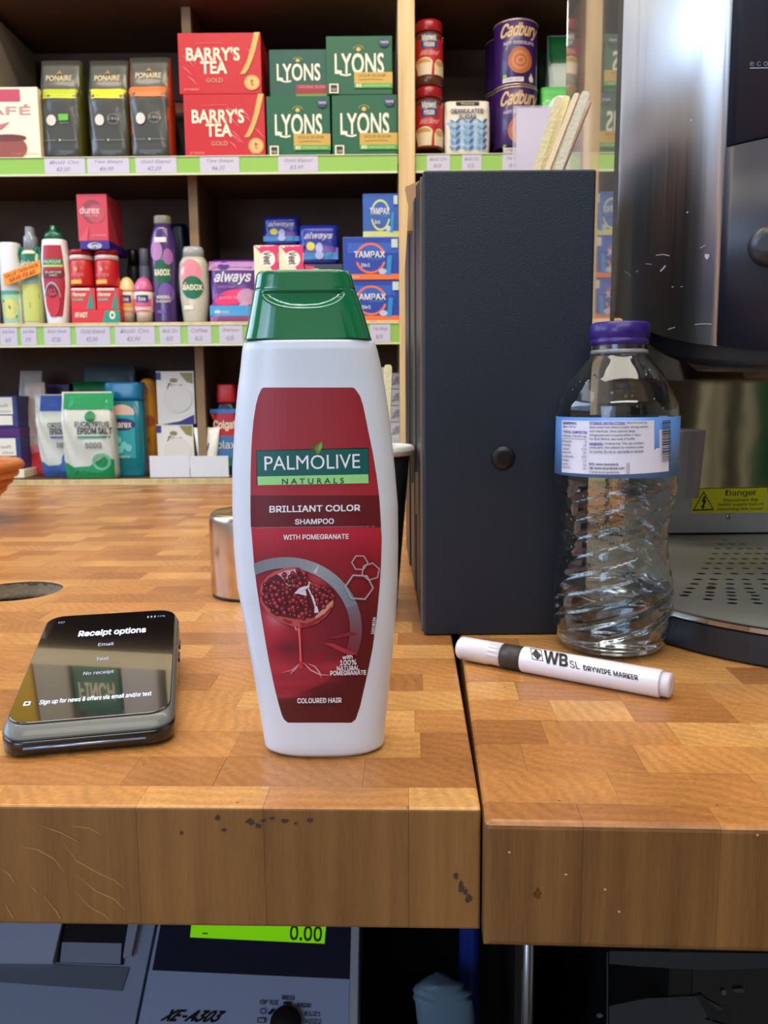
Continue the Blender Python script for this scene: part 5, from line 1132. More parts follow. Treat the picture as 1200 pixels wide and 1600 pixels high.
# ------------------------------------------------------------------ black paper cup
UY = .66; ur = X_(644, 700, UY)-X_(569, 700, UY); UX = X_(569, 700, UY); uh = PY(569, 701, UY).z
cupo = empty('paper_cup', (UX, UY, 0), 'black paper cup with a white rolled rim, holding stirrers behind the shampoo bottle', 'cup')
b = MB(); b.lathe([(ur*.66, .0004), (ur*.67, .001), (ur*.95, uh-.004), (ur*.94, uh-.004), (ur*.64, .006)], mat((24, 24, 28), .4), 0, 0, 56, True, True); cw = b.build('cup_wall', cupo)
b = MB(); b.rings([[((ur*.965+.0035*math.cos(t))*math.cos(2*math.pi*j/56), (ur*.965+.0035*math.cos(t))*math.sin(2*math.pi*j/56), uh-.001+.004*math.sin(t)) for j in range(56)] for t in [2*math.pi*k/10 for k in range(11)]], mat((244, 240, 232), .45), False, False); b.build('rolled_rim', cupo)
WOOD = mat((240, 222, 170), .6, bump=400); WOOD2 = mat((214, 186, 150), .6, bump=400)
def stick(label, p0, p1, w, t, m, grp, twist=0.):
    p0, p1 = Vector(p0), Vector(p1); d = (p1-p0).normalized(); s_ = d.cross(Vector((0, 1, 0))).normalized(); n_ = s_.cross(d).normalized()
    s2 = (s_*math.cos(twist)+n_*math.sin(twist)); n2 = s2.cross(d).normalized(); L = (p1-p0).length; b = MB(); rs = []
    for x, k in ((0, .6), (w*.25, .92), (w*.5, 1), (L-w*.5, 1), (L-w*.25, .92), (L, .6)):
        c_ = p0+d*x; rs.append([c_+s2*w/2*k+n2*t/2, c_-s2*w/2*k+n2*t/2, c_-s2*w/2*k-n2*t/2, c_+s2*w/2*k-n2*t/2])
    b.rings(rs, m, True, True, False); o = b.build('wooden_stirrer'); tag(o, label, 'stirrer', grp); recenter(o, p0); return o
q0, q1 = PY(601, 700, UY+.01), PY(606.5, 570, UY+.02)
stick('pale wooden stirrer standing in the black paper cup, front one', (q0.x-.004, UY+.005, .008), q1, .0068, .0013, WOOD, 'stirrers in the paper cup', .25)
q1 = PY(601, 574, UY+.024); stick('pale wooden stirrer in the black paper cup, rear one leaning behind', (q0.x-.010, UY+.015, .008), q1, .0062, .0013, WOOD2, 'stirrers in the paper cup', .1)

# ------------------------------------------------------------------ black dispenser tower
BX0, BX1 = .0272, .1400; BYf = .5655; HT = PY(796, 265, BYf).z
dis = empty('cup_dispenser', ((BX0+BX1)/2, BYf, 0), 'tall black board organiser tower beside the water bottle, with a small black knob', 'organiser')
def dbox(nm, x0, x1, y0, y1, z0, z1, m, bev=.0008):
    b = MB(); b.box(x0, x1, y0, y1, z0, z1, m, bev); return keep(b.build(nm), dis)
NV = mat((23, 33, 49), .45, bump=900, bs=.15); NV2 = mat((30, 32, 40), .45); EDG = mat((120, 104, 86), .6)
dbox('front_panel', BX0, BX1, BYf, BYf+.012, .0005, HT, NV, .0014)
dbox('panel_edge', BX0-.0012, BX1-.002, BYf+.0123, BYf+.0165, .0005, HT-.001, EDG, .0003)
dbox('base_board', BX0-.001, BX1-.001, BYf+.017, .885, .0005, .008, NV2)
SD = mat((40, 35, 33), .38)
def sidep(nm, x, t, y0, y1, zf, zb, m):
    b = MB(); vs = [(xx, yy, zz) for xx in (x, x+t) for yy, zz in ((y0, .009), (y1, .009), (y1, zb), (y0, zf))]; b.add(vs, [(0, 1, 2, 3), (4, 7, 6, 5), (0, 4, 5, 1), (1, 5, 6, 2), (2, 6, 7, 3), (3, 7, 4, 0)], m); return keep(b.build(nm), dis)
z2_ = PY(648, 298, .640).z; z3_ = PY(637, 322, .740).z
sidep('side_panel', BX0-.0010, .003, BYf+.017, .660, HT-.002, z2_+.008, SD)
dbox('middle_divider', BX0-.0020, BX1-.003, .6610, .668, .009, z2_, NV, .0006)
dbox('divider_edge', BX0-.0028, BX1-.004, .6683, .6715, .009, z2_-.001, EDG, .0003)
sidep('side_panel', BX0-.0020, .003, .672, .765, z2_-.008, z3_, SD)
dbox('rear_divider', BX0-.0035, BX1-.003, .766, .773, .009, z3_, NV2, .0006)
sidep('side_panel', BX0-.0035, .003, .774, .884, z3_-.004, z3_-.03, SD)
dbox('back_panel', BX0-.0030, BX1-.003, .8845, .8915, .009, z3_-.03, NV2, .0006)
sidep('side_panel', BX1-.004, .003, BYf+.017, .660, HT-.002, z2_+.008, SD); sidep('side_panel', BX1-.004, .003, .774, .884, z3_-.004, z3_-.03, SD)
kx = PY(786, 715, BYf); b = MB(); rs = []
for r, y in ((.0078, -.0003), (.0080, -.0014), (.0072, -.0026), (.004, -.0031)): rs.append([(kx.x+r*math.cos(2*math.pi*j/32), BYf+y, kx.z+r*math.sin(2*math.pi*j/32)) for j in range(32)])
b.rings(rs, mat((12, 12, 13), .35)); keep(b.build('knob'), dis)
for (px, py, h) in ((652, 770, .030), (641, 730, .026)):
    p = PY(px, py, .60 if px > 645 else .69); b = MB(); b.box(BX0-.0042, BX0-.0024, p.y-.002, p.y+.002, p.z-h/2, p.z+h/2, mat((150, 140, 120), .3, 1.)); keep(b.build('hinge_pin'), dis)
# a torn brown carton corner rising behind
b = MB(); pz = PY(645, 300, .70); b.add([(pz.x-.0045, .70, pz.z-.03), (pz.x+.012, .70, pz.z-.03), (pz.x+.012, .70, pz.z+.012), (pz.x+.004, .70, pz.z+.008), (pz.x-.006, .70, pz.z+.004), (pz.x-.0035, .70, pz.z-.008)], [(0, 1, 2, 3, 4, 5)], mat((190, 146, 100), .6))
b.add([(v[0], .712, v[2]) for v in b.v], [(5, 4, 3, 2, 1, 0)], mat((190, 146, 100), .6)); n6 = 6
for i in range(6): b.f.append([i, (i+1) % 6, 6+(i+1) % 6, 6+i]); b.m.append(0); b.sm.append(False)
keep(b.build('cardboard_liner'), dis)
# stirrers in the front compartment
SY1 = .60
for i, (xa, ya, xb, yb_, w, m, dy, tw) in enumerate(((838, 265, 874, 152, .0052, WOOD, .010, .15), (848, 265, 886, 150, .0055, mat((246, 226, 160), .6, bump=400), .016, .4), (856, 265, 902, 146, .0050, WOOD2, .004, .9), (872, 265, 916, 143, .0058, mat((226, 214, 184), .6, bump=400), -.004, .2), (862, 265, 890, 166, .0050, mat((244, 220, 150), .6, bump=400), .022, .3), (878, 265, 921, 158, .0045, mat((196, 160, 130), .6, bump=400), .008, 1.0))):
    Pt = PY(xb, yb_, SY1+dy); Pm = PY(xa, ya, SY1+dy); dd = (Pm-Pt).normalized(); Pb = Pm+dd*.075
    stick(('leftmost pale wooden stirrer rising from the black tower', 'broad yellow-cream wooden stirrer, second from the left in the tower', 'greyish brown wooden stirrer turned edge on in the tower', 'tallest pale stirrer with a round end in the tower', 'shortest pale wooden stirrer tucked between the others', 'brown-edged wooden stirrer, rightmost in the tower')[i], Pb, Pt, w, .0014, m, 'stirrers in the black tower', tw)

# ------------------------------------------------------------------ clear screen behind the machine
GX = .2555; cl = empty('clear_screen', (GX, 1.08, 0), 'tall clear acrylic screen standing behind the coffee machine', 'screen')
b = MB(); b.box(GX, GX+.005, .955, 1.215, .0100, .95, mat((236, 232, 222), .02, trans=.9, ior=1.9, name='acrylic')); keep(b.build('acrylic_sheet'), cl)
b = MB(); b.box(GX-.012, GX+.017, .955, 1.215, .0003, .0098, mat((60, 58, 56), .4), .001); keep(b.build('foot_rail'), cl)

# ------------------------------------------------------------------ coffee machine
MCX, MCY, MR = .33, .62, .155
mach = empty('coffee_machine', (MCX, MCY, 0), 'coffee machine with a curved steel side, black front panels and a perforated drip tray', 'coffee machine')
def mk(nm, b, fix=True): return keep(b.build(nm, None, fix), mach)
def cyl(px, py, r=MR):
    d = ray(px, py); a = d.x*d.x+d.y*d.y; bb = -2*(d.x*MCX+d.y*MCY); c = MCX**2+MCY**2-r*r; disc_ = bb*bb-4*a*c
    if disc_ < 0: t = -bb/(2*a)
    else: t = (-bb-math.sqrt(disc_))/(2*a)
    p = CAM+d*t; return math.degrees(math.atan2(p.y-MCY, p.x-MCX)) % 360, p.z
edge = sorted([cyl(*p) for p in ((959, 488), (975, 500), (1004, 514), (1040, 527), (1080, 536), (1121, 541), (1160, 546), (1200, 549))])
lowr = sorted([cyl(p[0], p[1], MR-.004) for p in ((962, 500), (985, 524), (1012, 546), (1050, 564), (1091, 574), (1150, 578), (1200, 578))])
def ez(a, tab): return interp([(q[0], q[1]) for q in tab], a)[0]
MTOP = .60
ab, _z = cyl(1121, 541); ab2, _z2 = cyl(1139, 0)
def shell(nm, a0, a1, z0f, z1f, r, m, thick=.004, n=24):
    b = MB(); A = [a0+(a1-a0)*i/n for i in range(n+1)]
    def pt(a, rr_, z): return (MCX+rr_*math.cos(math.radians(a)), MCY+rr_*math.sin(math.radians(a)), z)
    rs = []
    for a in A: rs.append([pt(a, r, z0f(a)), pt(a, r, z1f(a)), pt(a, r-thick, z1f(a)), pt(a, r-thick, z0f(a))])
    vs = [p for q in rs for p in q]; fs = []
    for i in range(n):
        for j in range(4): fs.append((i*4+j, i*4+(j+1) % 4, (i+1)*4+(j+1) % 4, (i+1)*4+j))
    fs += [(0, 1, 2, 3), (n*4+3, n*4+2, n*4+1, n*4)]
    b.add(vs, fs, m, False); o = mk(nm, b)
    for p in o.data.polygons: p.use_smooth = abs(p.normal.z) < .5 and True
    o.data.update(); return o
def steel_mat():
    m, nt, b = nodes_mat('brushed_steel', .30); b.inputs['Metallic'].default_value = 1; b.inputs['Base Color'].default_value = (.74, .76, .78, 1); b.inputs['Anisotropic'].default_value = .6
    tc = N(nt, 'ShaderNodeTexCoord'); mp = N(nt, 'ShaderNodeMapping'); mp.inputs['Scale'].default_value = (260, 260, 2.5); ns = N(nt, 'ShaderNodeTexNoise'); ns.inputs['Scale'].default_value = 2; ns.inputs['Detail'].default_value = 5
    mr = N(nt, 'ShaderNodeMapRange'); mr.inputs['To Min'].default_value = .34; mr.inputs['To Max'].default_value = .50
    nt.links.new(tc.outputs['Object'], mp.inputs[0]); nt.links.new(mp.outputs[0], ns.inputs['Vector']); nt.links.new(ns.outputs['Fac'], mr.inputs['Value']); nt.links.new(mr.outputs[0], b.inputs['Roughness'])
    bp = N(nt, 'ShaderNodeBump'); bp.inputs['Strength'].default_value = .08; bp.inputs['Distance'].default_value = .0004; nt.links.new(ns.outputs['Fac'], bp.inputs['Height']); nt.links.new(bp.outputs[0], b.inputs['Normal']); return m
BST = steel_mat()
def abz(z):    # boundary angle leans slightly with height as photographed
    return ab+(ab2-ab)*min(1, max(0, (z-_z)/(_z2-_z)))
steel = shell('steel_side_panel', 150, ab-.3, lambda a: ez(a, edge), lambda a: MTOP, MR, BST, n=40)
DKB = mat((34, 38, 52), .45); DKB2 = mat((28, 31, 44), .42)
zs1 = cyl(1165, 221)[1]
low = shell('front_door', ab, ab+52, lambda a: ez(a, edge)+.0004 if a <= edge[-1][0] else edge[-1][1], lambda a: zs1-.0012, MR+.0012, DKB2)
up = shell('upper_panel', ab+.25, ab+52, lambda a: zs1, lambda a: MTOP, MR-.0002, DKB)
b = MB(); b.lathe([(MR-.006, .30), (MR-.006, MTOP-.002), (MR-.02, MTOP+.006)], mat((30, 31, 36), .5), MCX, MCY, 64); mk('inner_drum', b)
b = MB(); nn = 72; zlow = min(q[1] for q in lowr)
def zl_(a): return ez(a, lowr) if lowr[0][0] <= a <= lowr[-1][0] else (lowr[0][1] if 90 < a < lowr[0][0] else lowr[-1][1])
AA = [360*i/nn for i in range(nn)]
P3 = lambda a, r, z: (MCX+r*math.cos(math.radians(a)), MCY+r*math.sin(math.radians(a)), z)
b.rings([[P3(a, MR-.0045, .31) for a in AA], [P3(a, MR-.0045, zl_(a)+.006) for a in AA], [P3(a, MR-.006, zl_(a)+.001) for a in AA], [P3(a, MR-.012, zl_(a)) for a in AA], [P3(a, MR*.6, zlow+.004) for a in AA]], mat((24, 24, 27), .35)); mk('underside_ring', b)
# knob on the door
ka, kz = cyl(1207, 386, MR); b = MB(); kp = Vector(P3(ka, MR+.0015, kz)); kn = (kp-Vector((MCX, MCY, kz))).normalized(); s1 = kn.cross(Vector((0, 0, 1))).normalized(); rs = []
for r, h in ((.0118, 0), (.0120, .004), (.0110, .0085), (.0085, .0115), (.004, .0128)): rs.append([kp+kn*h+s1*r*math.cos(2*math.pi*j/36)+Vector((0, 0, 1))*r*math.sin(2*math.pi*j/36) for j in range(36)])
b.rings(rs, mat((46, 46, 50), .35)); mk('door_knob', b)
bpy.context.view_layer.update()
ea = Art(map_lens([up]), .00005, .0001, (20, 20)); ea.text('e c o', 0, 0, 0, 0, mat((96, 98, 108), .5), .01, q=[(1172, 103.5), (1200, 103), (1200, 96), (1172, 96.5)]); ea.line([(1172, 106.5), (1200, 106), (1214, 105.8)], 1.2, mat((170, 170, 178), .4)); ea.build('printed_name', mach)
sa = Art(map_lens([steel]), .00004, .0001, (20, 20)); sl_ = mat((168, 172, 176), .5)
for p, w in (([(1025, 399), (1036, 397.5), (1046, 399.5)], 1.2), ([(1032, 424), (1037, 419), (1040, 415)], 2.2), ([(1008, 412), (1019, 413)], 1.), ([(1086, 507), (1100, 506), (1112, 506.5)], 1.), ([(1050, 448), (1053, 448.5)], 1.2), ([(1064, 448), (1067, 448)], 1.), ([(976, 424), (982, 427), (986, 431)], 1.2), ([(994, 425), (999, 423)], 1.), ([(1044, 515), (1056, 511)], 1.), ([(1095, 388), (1103, 383)], .8)): sa.line(p, w, sl_)
sa.poly([(1102, 397), (1109, 397), (1109, 402), (1105, 406), (1102, 402)], sl_); sa.ell(1075, 332, 1.6, 1.2, sl_, 8); sa.ell(1081, 188, 1.5, 1.5, sl_, 8); o = sa.build('scratches', mach); o['kind'] = 'stuff'
# base with the perforated drip tray
bp_ = MB(); BR = .1635; tz = .0245; backY = .845
def baseout(r, yb, n=40):
    pts = [(MCX-r, yb)]+[(MCX+r*math.cos(math.radians(a)), MCY+r*math.sin(math.radians(a))) for a in [180+180*i/n for i in range(n+1)]]+[(MCX+r, yb)]; return pts
ol = baseout(BR, .94); oi = baseout(BR-.002, .939)
bp_.rings([[(x, y, .0005) for x, y in oi], [(x, y, .002) for x, y in ol], [(x, y, tz-.005) for x, y in ol], [(x, y, tz-.0035) for x, y in oi]], mat((28, 29, 34), .45), smooth=False); mk('base_housing', bp_)
# steel rim and plate
b = MB(); o1, o2, o3 = baseout(BR+.0004, backY), baseout(BR-.001, backY), baseout(BR-.006, backY)
b.rings([[(x, y, tz-.0032) for x, y in o1], [(x, y, tz-.0002) for x, y in o1], [(x, y, tz+.0004) for x, y in o2], [(x, y, tz-.0004) for x, y in o3], [(x, y, tz-.0032) for x, y in o3]], mat((190, 186, 178), .22, 1.), False, False, smooth=False); mk('tray_rim', b)
b = MB(); op = baseout(BR-.0065, backY-.001); PLT = mat((196, 196, 190), .33, .6, bump=300, bs=.05)
b.add([(x, y, tz-.0012) for x, y in op]+[(x, y, tz-.0016) for x, y in op], [list(range(len(op))), list(range(2*len(op)-1, len(op)-1, -1))]+[(i, (i+1) % len(op), len(op)+(i+1) % len(op), len(op)+i) for i in range(len(op))], PLT); plate = mk('drip_plate', b)
# slots: cut through the plate
sl = MB(); n_s = 0
hole_rows = [(843, [1132]), (850, [1126, 1143, 1160]), (857, [1121, 1139, 1157, 1171, 1186]), (865, [1117, 1134, 1151, 1169, 1184, 1199]), (873, [1112, 1129, 1147, 1164, 1181, 1198]), (880, [1107, 1124, 1142, 1160, 1177, 1194]), (888, [1102, 1120, 1140, 1165, 1188]), (896, [1096, 1121, 1147, 1172, 1196]), (905, [1090, 1115, 1140, 1165, 1190]), (912, [1085, 1113, 1141, 1168, 1196]), (919, [1079, 1110, 1141, 1170, 1199]), (925, [1074, 1109, 1142, 1174]), (930, [1069, 1109, 1143, 1180]), (936, [1106, 1144, 1180]), (942, [1144, 1184])]
for y, xs in hole_rows:
    for x in xs:
        p = PZ(x, y, tz-.0012); w_ = .0030 if y > 890 else .0026; n_s += 1
        sl.rings([[(p.x+w_*1.25*math.cos(2*math.pi*j/14), p.y+w_*1.15*math.sin(2*math.pi*j/14), z) for j in range(14)] for z in (tz-.0028, tz)], PLT, smooth=False)
for y in (950, 957, 964):
    pass
sc_ = sl.build('cutter'); md = plate.modifiers.new('b', 'BOOLEAN'); md.object = sc_; md.solver = 'EXACT'; bpy.context.view_layer.update()
me = bpy.data.meshes.new_from_object(plate.evaluated_get(bpy.context.evaluated_depsgraph_get())); plate.modifiers.clear(); plate.data = me; bpy.data.objects.remove(sc_)
b = MB(); b.add([(x, y, tz-.0031) for x, y in op], [list(range(len(op)))], mat((6, 4, 3), 1.)); mk('tray_well', b)
p = PZ(1111, 918, tz-.0010); b = MB(); blb = [(p.x+.0045*random.uniform(.6, 1)*math.cos(t), p.y+.004*random.uniform(.6, 1)*math.sin(t)) for t in [2*math.pi*i/12 for i in range(12)]]
b.rings([[(x, y, tz-.0011) for x, y in blb], [(p.x+(x-p.x)*.7, p.y+(y-p.y)*.7, tz-.0002) for x, y in blb]], mat((70, 30, 16), .5)); mk('coffee_spill', b)
# splash back: polished steel with a lower matt strip
MIR = mat((186, 180, 168), .07, 1., bump=14, bs=.06, bd=.004); LWR = mat((190, 193, 200), .40, .55)
X0_, X1_ = MCX-BR+.08, MCX+BR
b = MB(); zmid = PY(1120, 772, backY).z
arcp = lambda x, k=.03: backY+k*0
b.box(X0_, X1_, backY, backY+.004, zmid, .30, MIR); mk('polished_splashback', b)
b = MB(); b.box(X0_, X1_, backY-.003, backY-.0002, tz+.0006, zmid+.0004, LWR, .0003); lwr = mk('lower_steel_strip', b)
b = MB(); b.box(.278, X1_, backY+.0042, .938, tz, .56, mat((30, 31, 36), .5)); mk('rear_column', b)
b = MB(); b.box(.285, X1_-.02, MCY+.08, backY-.0002, .30, .56, mat((30, 31, 36), .5)); mk('upper_housing', b)
# grey block modelled in place of a reflection in the curved steel
hx0, hx1 = X_(985, 720, .80), X_(1103, 680, .80); hz1 = PY(1080, 672, .80).z; hz0 = PY(1080, 778, .80).z
b = MB(); pts = [(hx0, .842)]+[(hx0+(hx1-hx0)*(i/12), .842-.050*math.sin(math.pi*(i/12)*.5+.35) if i < 12 else .80) for i in range(13)]+[(hx1, .842)]
b.rings([[(x+(hx0-x)*.06, y, hz0) for x, y in pts], [(x, y, hz1-.001) for x, y in pts], [(x-.001, y+.001, hz1) for x, y in pts]], mat((142, 140, 150), .42, .5), smooth=False); mk('reflection_block', b)
bpy.context.view_layer.update()
# danger sticker
YS = backY-.0034
def fl(u, v, o): p = PY(u, v, YS-o); return tuple(p)
D_ = Art(fl, .00006, .0001, (500, 500)); YEL = mat((226, 226, 20), .4)
D_.quad([(1079.5, 802), (1198, 800.5), (1199, 762), (1081, 764.5)], YEL, 2, 2); D_.poly([(1082, 798.5), (1099.5, 767), (1116, 797)], BLACK); D_.poly([(1085, 796.2), (1099.6, 770.5), (1113.2, 795)], YEL)
D_.poly([(1100, 775), (1096, 784), (1099, 784.6), (1096.5, 791), (1094.7, 789.8), (1097.8, 796), (1102, 790.5), (1100, 790.8), (1104, 781.5), (1101, 781), (1103.5, 776)], BLACK)
D_.text('Danger', 0, 0, 0, 0, BLACK, .012, q=[(1134, 777.5), (1182, 776), (1182, 764.5), (1134, 766)])
for t, x0, x1, y in (('Disconnect the', 1131, 1184, 781), ('mains supply before', 1122.5, 1193, 788.2), ('removing this cover', 1121.5, 1192, 795.5)): D_.text(t, 0, 0, 0, 0, mat((50, 50, 20), .4), .008, q=[(x0, y+3.2), (x1, y+2.4), (x1, y-3.2), (x0, y-2.4)])
dn = D_.build('danger_sticker', mach); dn['label'] = 'yellow warning sticker with a black lightning triangle'
p = PY(1139, 807, YS); b = MB(); rs = []
for r, h in ((.0030, -.0002), (.0030, .0004), (.0022, .0011), (.0009, .0013)): rs.append([(p.x+r*math.cos(2*math.pi*j/20), YS-h, p.z+r*math.sin(2*math.pi*j/20)) for j in range(20)])
b.rings(rs, mat((190, 190, 190), .2, 1.)); b.box(p.x-.0016, p.x+.0016, YS-.0015, YS-.0012, p.z-.0003, p.z+.0003, BLACK); b.box(p.x-.0003, p.x+.0003, YS-.0015, YS-.0012, p.z-.0016, p.z+.0016, BLACK); mk('cross_head_screw', b)

# ------------------------------------------------------------------ coiled basket, left edge
KY = 1.1; kxr = X_(25, 740, KY); KR = .13; KX = kxr-KR; kz = PY(10, 722, KY).z
bk_ = empty('coiled_basket', (KX, KY, 0), 'orange-brown coiled wicker bowl cut off by the left edge of the picture', 'basket')
WK = mat((226, 150, 84), .6, bump=260, bs=.5); WK2 = mat((196, 118, 60), .6, bump=260, bs=.5)
nl = 8
for k in range(nl):
    t = k/(nl-1); rr_ = .055+(KR-.055-.006)*t**.75; zz = .0062+(kz-.012)*t; b = MB(); pts = []
    ro = .0068; rs = []
    for i in range(72):
        a = 2*math.pi*i/72; tw = 1+.10*math.sin(i*1.9+k)
        rs.append([((rr_+ro*tw*math.cos(q))*math.cos(a), (rr_+ro*tw*math.cos(q))*math.sin(a), zz+ro*tw*math.sin(q)) for q in [2*math.pi*j/8 for j in range(8)]])
    b.rings(rs+[rs[0]], (WK, WK2)[k % 2], False, False); b.build('coil', bk_)
b = MB(); b.lathe([(.058, .0004), (.058, .004)], WK2, 0, 0, 48); b.build('bowl_foot', bk_)

# ------------------------------------------------------------------ cash register under the worktop
RG0 = Vector((0, .60, CH-.6*math.tan(math.radians(39.5)))); SL = math.radians(35)
pn = Vector((0, -math.sin(SL), math.cos(SL)))
def RPt(x, y, off=0.):
    d = ray(x, y); t = (RG0+pn*off-CAM).dot(pn)/d.dot(pn); return CAM+d*t
reg = empty('cash_register', (X_(250, 1600, .62), .70, -.44), 'pale grey-blue cash register with green display below the left worktop', 'cash register')
ev = Vector((0, math.cos(SL), math.sin(SL)))
def slab(nm, q, th, m, off=0., ext=(0, 0), bev=0):
    """q: pixel quad bl, br, tr, tl on the sloping top; ext: metres added down / up the slope"""
    P = [RPt(*p, off) for p in q]; P[0] -= ev*ext[0]; P[1] -= ev*ext[0]; P[2] += ev*ext[1]; P[3] += ev*ext[1]
    b = MB(); b.add(P+[p-pn*th for p in P], [(0, 1, 2, 3), (7, 6, 5, 4), (0, 4, 5, 1), (1, 5, 6, 2), (2, 6, 7, 3), (3, 7, 4, 0)], m); return keep(b.build(nm), reg)
RGW = mat((158, 172, 204), .5); RGD = mat((34, 38, 60), .3); RGM = mat((150, 162, 190), .5)
slab('printer_cover', [(-60, 1600), (209, 1600), (243, 1455), (-60, 1455)], .05, RGM, 0, (.05, .10))
slab('side_body', [(214, 1600), (561, 1600), (561, 1455), (248, 1455)], .05, RGW, 0, (.05, .10))
slab('right_trim', [(545, 1600), (558, 1600), (561, 1456), (549, 1456)], .003, mat((176, 180, 190), .45), .0025, (.05, .10))
slab('display_window', [(238, 1515), (546, 1529), (549, 1455), (249, 1455)], .004, RGD, .0015, (0, .05))
slab('green_display', [(297, 1464), (507, 1474), (510, 1450), (298, 1440)], .002, mat((120, 200, 10), .5, emit=.55), .0022, (0, .012))
slab('front_plate', [(222, 1600), (545, 1600), (546, 1530), (238, 1516)], .003, mat((160, 174, 208), .45), .0012, (.05, 0))
slab('paper_door', [(-60, 1502), (82, 1503), (90, 1455), (-60, 1455)], .012, mat((176, 186, 212), .5), .006, (0, .06))
slab('door_lip', [(-60, 1530), (190, 1548), (202, 1512), (-60, 1500)], .004, mat((104, 112, 128), .5), .0012)
slab('paper_slot', [(88, 1503), (192, 1507), (194, 1455), (90, 1455)], .003, mat((24, 24, 30), .5), .0016, (0, .04))
slab('receipt_paper', [(94, 1503), (188, 1506), (190, 1474), (97, 1472)], .0006, mat((150, 156, 180), .5), .0030)
slab('slot_trim', [(192, 1495), (205, 1492), (214, 1455), (195, 1455)], .006, mat((160, 166, 184), .45), .005, (0, .04))
for (x0, y0, x1, y1) in ((-60, 1555, 205, 1558),):
    pass
ra_ = Art(lambda u, v, o: tuple(RPt(u, v, .0016+o)), .0001, .0002, (500, 500))
ra_.text('XE-A303', 0, 0, 0, 0, mat((16, 16, 22), .4), .03, shear=.18, q=[(258, 1595), (344, 1597), (346, 1580), (261, 1577.5)])
lm = mat((60, 62, 76), .5)
for t, x0, y0, x1, y1 in (('REG', 441, 1562, 460, 1555), ('OP X/Z', 406, 1570, 434, 1562), ('MGR', 464, 1574, 485, 1567), ('X1/Z1', 475, 1588, 500, 1580), ('X2/Z2', 476, 1600, 501, 1592)): ra_.text(t, 0, 0, 0, 0, lm, .015, q=[(x0, y0), (x1, y0+1), (x1, y1+1), (x0, y1)])
ra_.ell(411, 1580, 5, 5, lm, 16, .7); ra_.rect(402, 1598, 415, 1590, lm); ra_.rect(404, 1596.5, 413, 1591.5, mat((150, 160, 182), .45)); ra_.quad([(443, 1569), (455, 1569.5), (455, 1565.5), (443, 1565)], mat((16, 16, 20), .4)); ra_.quad([(418, 1584), (422, 1586), (429, 1578), (425, 1576)], mat((16, 16, 20), .4))
ra_.ell(447, 1597, 27, 22, mat((170, 178, 200), .45), 30, .72); ra_.build('printed_front', reg)
da = Art(lambda u, v, o: tuple(RPt(u, v, .0024+o)), .0001, .0002, (500, 500)); dk = mat((50, 90, 8), .5)
da.text('0.00', 0, 0, 0, 0, dk, .02, q=[(453, 1468), (502, 1471), (503, 1448), (454, 1446)]); da.rect(316, 1459.5, 325, 1457.5, dk); da.build('display_digits', [c for c in reg.children if c.name.startswith('green_display')][0])
kc = RPt(447, 1600, .0012); b = MB(); e1 = Vector((1, 0, 0)); rs = []
for r, h in ((.0125, 0), (.0125, .004), (.0112, .0055), (.002, .0057)): rs.append([kc+pn*h+e1*r*math.cos(2*math.pi*j/32)+ev*r*math.sin(2*math.pi*j/32) for j in range(32)])
b.rings(rs, mat((22, 22, 26), .4)); keep(b.build('mode_dial'), reg)
xl_, xr_ = RPt(-60, 1600).x, RPt(561, 1600).x; yb0 = RPt(300, 1600).y-.04*math.cos(SL); zb0_ = RPt(300, 1600).z-.05-.04*math.sin(SL)
b = MB(); b.box(xl_+.004, xr_-.004, yb0+.06, .92, -.4395, zb0_+.012, RGM, .004); keep(b.build('lower_housing'), reg)
# register shelf, cabinet and clutter below the worktop
DKW = mat((26, 25, 26), .5)
und = empty('under_counter_cabinet', (.4, .75, -.92), 'black under-counter cabinet carcass with a glass-fronted right part', 'cabinet')
def ub(nm, *a, bev=0): b = MB(); b.box(*a, bev); o = keep(b.build(nm), und); return o
ub('register_shelf', -1.1, .10, .42, 1.2, -.456, -.440, DKW); ub('left_panel', -1.12, -1.1, .42, 1.2, -.929, -.0545, DKW); ub('centre_panel', .185, .20, .50, 1.2, -.929, -.0545, DKW); ub('back_board', -1.1, 1.1, 1.2, 1.215, -.929, -.0545, DKW)
ub('right_panel', 1.1, 1.12, .42, 1.2, -.929, -.0545, DKW); ub('front_support', .10, .115, .60, 1.2, -.929, -.0545, DKW); ub('plinth_shelf', .2, 1.1, .50, 1.2, -.60, -.585, DKW)
P1 = PY(950, 1540, .50)
b = MB(); b.box(.2005, 1.095, .500, .505, -.58, -.056, mat((30, 32, 34), .15, coat=.4)); keep(b.build('glass_front'), und)
SCF = mat((84, 88, 88), .6)
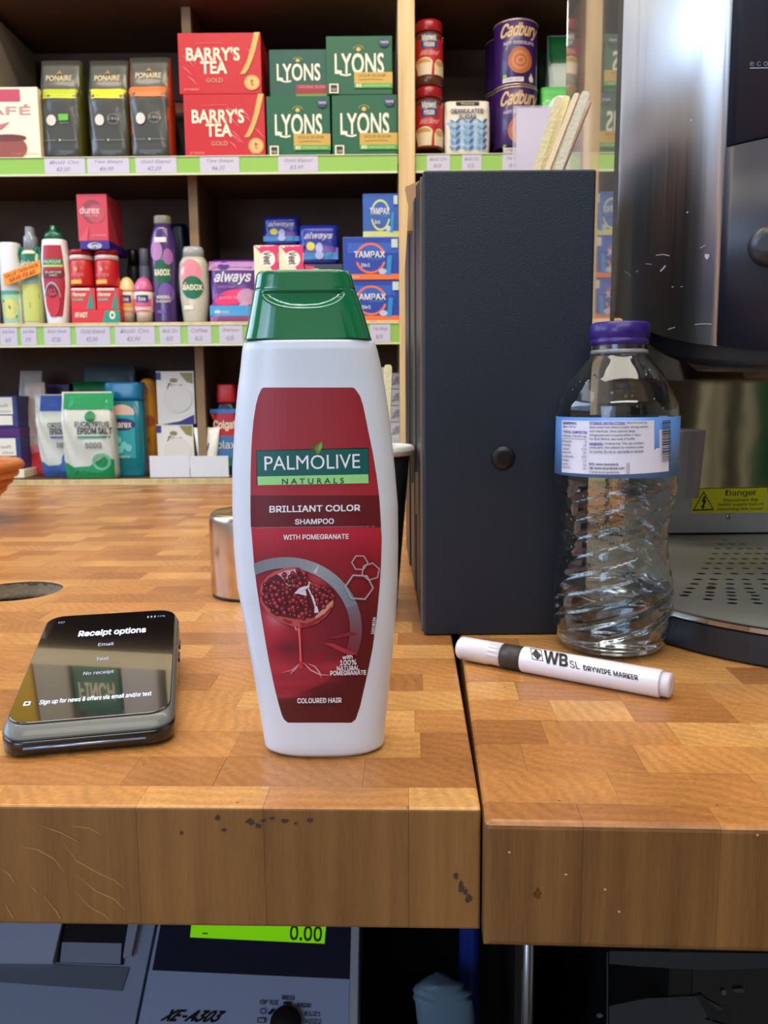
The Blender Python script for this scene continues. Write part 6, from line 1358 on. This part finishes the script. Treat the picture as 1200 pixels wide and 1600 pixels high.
ga = Art(lambda u, v, o: tuple(PY(u, v, .4995-o)), .0002, .0003, (500, 500))
ga.poly([(952, 1486), (1215, 1490), (1215, 1512), (1100, 1516), (1000, 1510), (952, 1506)], mat((52, 56, 58), .5)); ga.poly([(952, 1572), (1010, 1560), (1095, 1556), (1130, 1576), (1100, 1592), (1140, 1604), (952, 1604)], mat((54, 58, 60), .5)); ga.poly([(1088, 1556), (1096, 1554), (1128, 1586), (1110, 1596)], mat((30, 32, 34), .5)); ga.ell(1131, 1551, 4, 4, SCF); ga.ell(1155, 1548, 9, 3.5, mat((66, 66, 64), .5)); ga.ell(937, 1587, 5, 3.5, SCF); ga.line([(949, 1488), (949, 1604)], 2.2, mat((60, 62, 64), .5))  # grey reflections in the glass painted as flat patches, with small scuffs
ga.build('reflection_and_scuff_marks', und)
def rod(nm, x, Y, r, m, lab, cat, z0=-.929, z1=-.0545):
    X = X_(x, 1540, Y); b = MB(); b.lathe([(r, z0+.0005), (r, z1-.0005)], m, X, Y, 20); o = b.build(nm); tag(o, lab, cat); recenter(o, (X, Y, z0)); return o
rod('blue_pipe', 733, .62, .0085, mat((22, 44, 130), .4), 'blue plastic pipe under the gap between the two worktops', 'pipe', -.44); rod('chrome_pole', 824, .46, .0035, mat((150, 156, 166), .25, 1.), 'thin chrome pole below the right worktop', 'pole', -.44)
b = MB(); tp = PY(703, 1570, .58); rr = random.Random(2); rings_ = []
for i in range(26):
    t = i/10*.9 if i < 10 else .9+(i-10)/15*.1; rings_.append([(tp.x-.004+(.020*math.sqrt(max(0, 1-max(0, (t-.9)/.1)**2.2))+.001)*math.cos(a)*(1+.15*math.sin(3*a+i))-.006*max(0, (t-.9)/.1), .58+.02*(1-t*.6)*math.sin(a), -.439+(tp.z+.022+.439)*t) for a in [2*math.pi*j/18 for j in range(18)]])
b = MB(); b.rings(rings_, mat((96, 122, 144), .5)); o = b.build('plastic_bag'); tag(o, 'crumpled grey-blue plastic bag hanging in the dark under the worktop gap', 'bag'); recenter(o, (tp.x, .58, -.439))
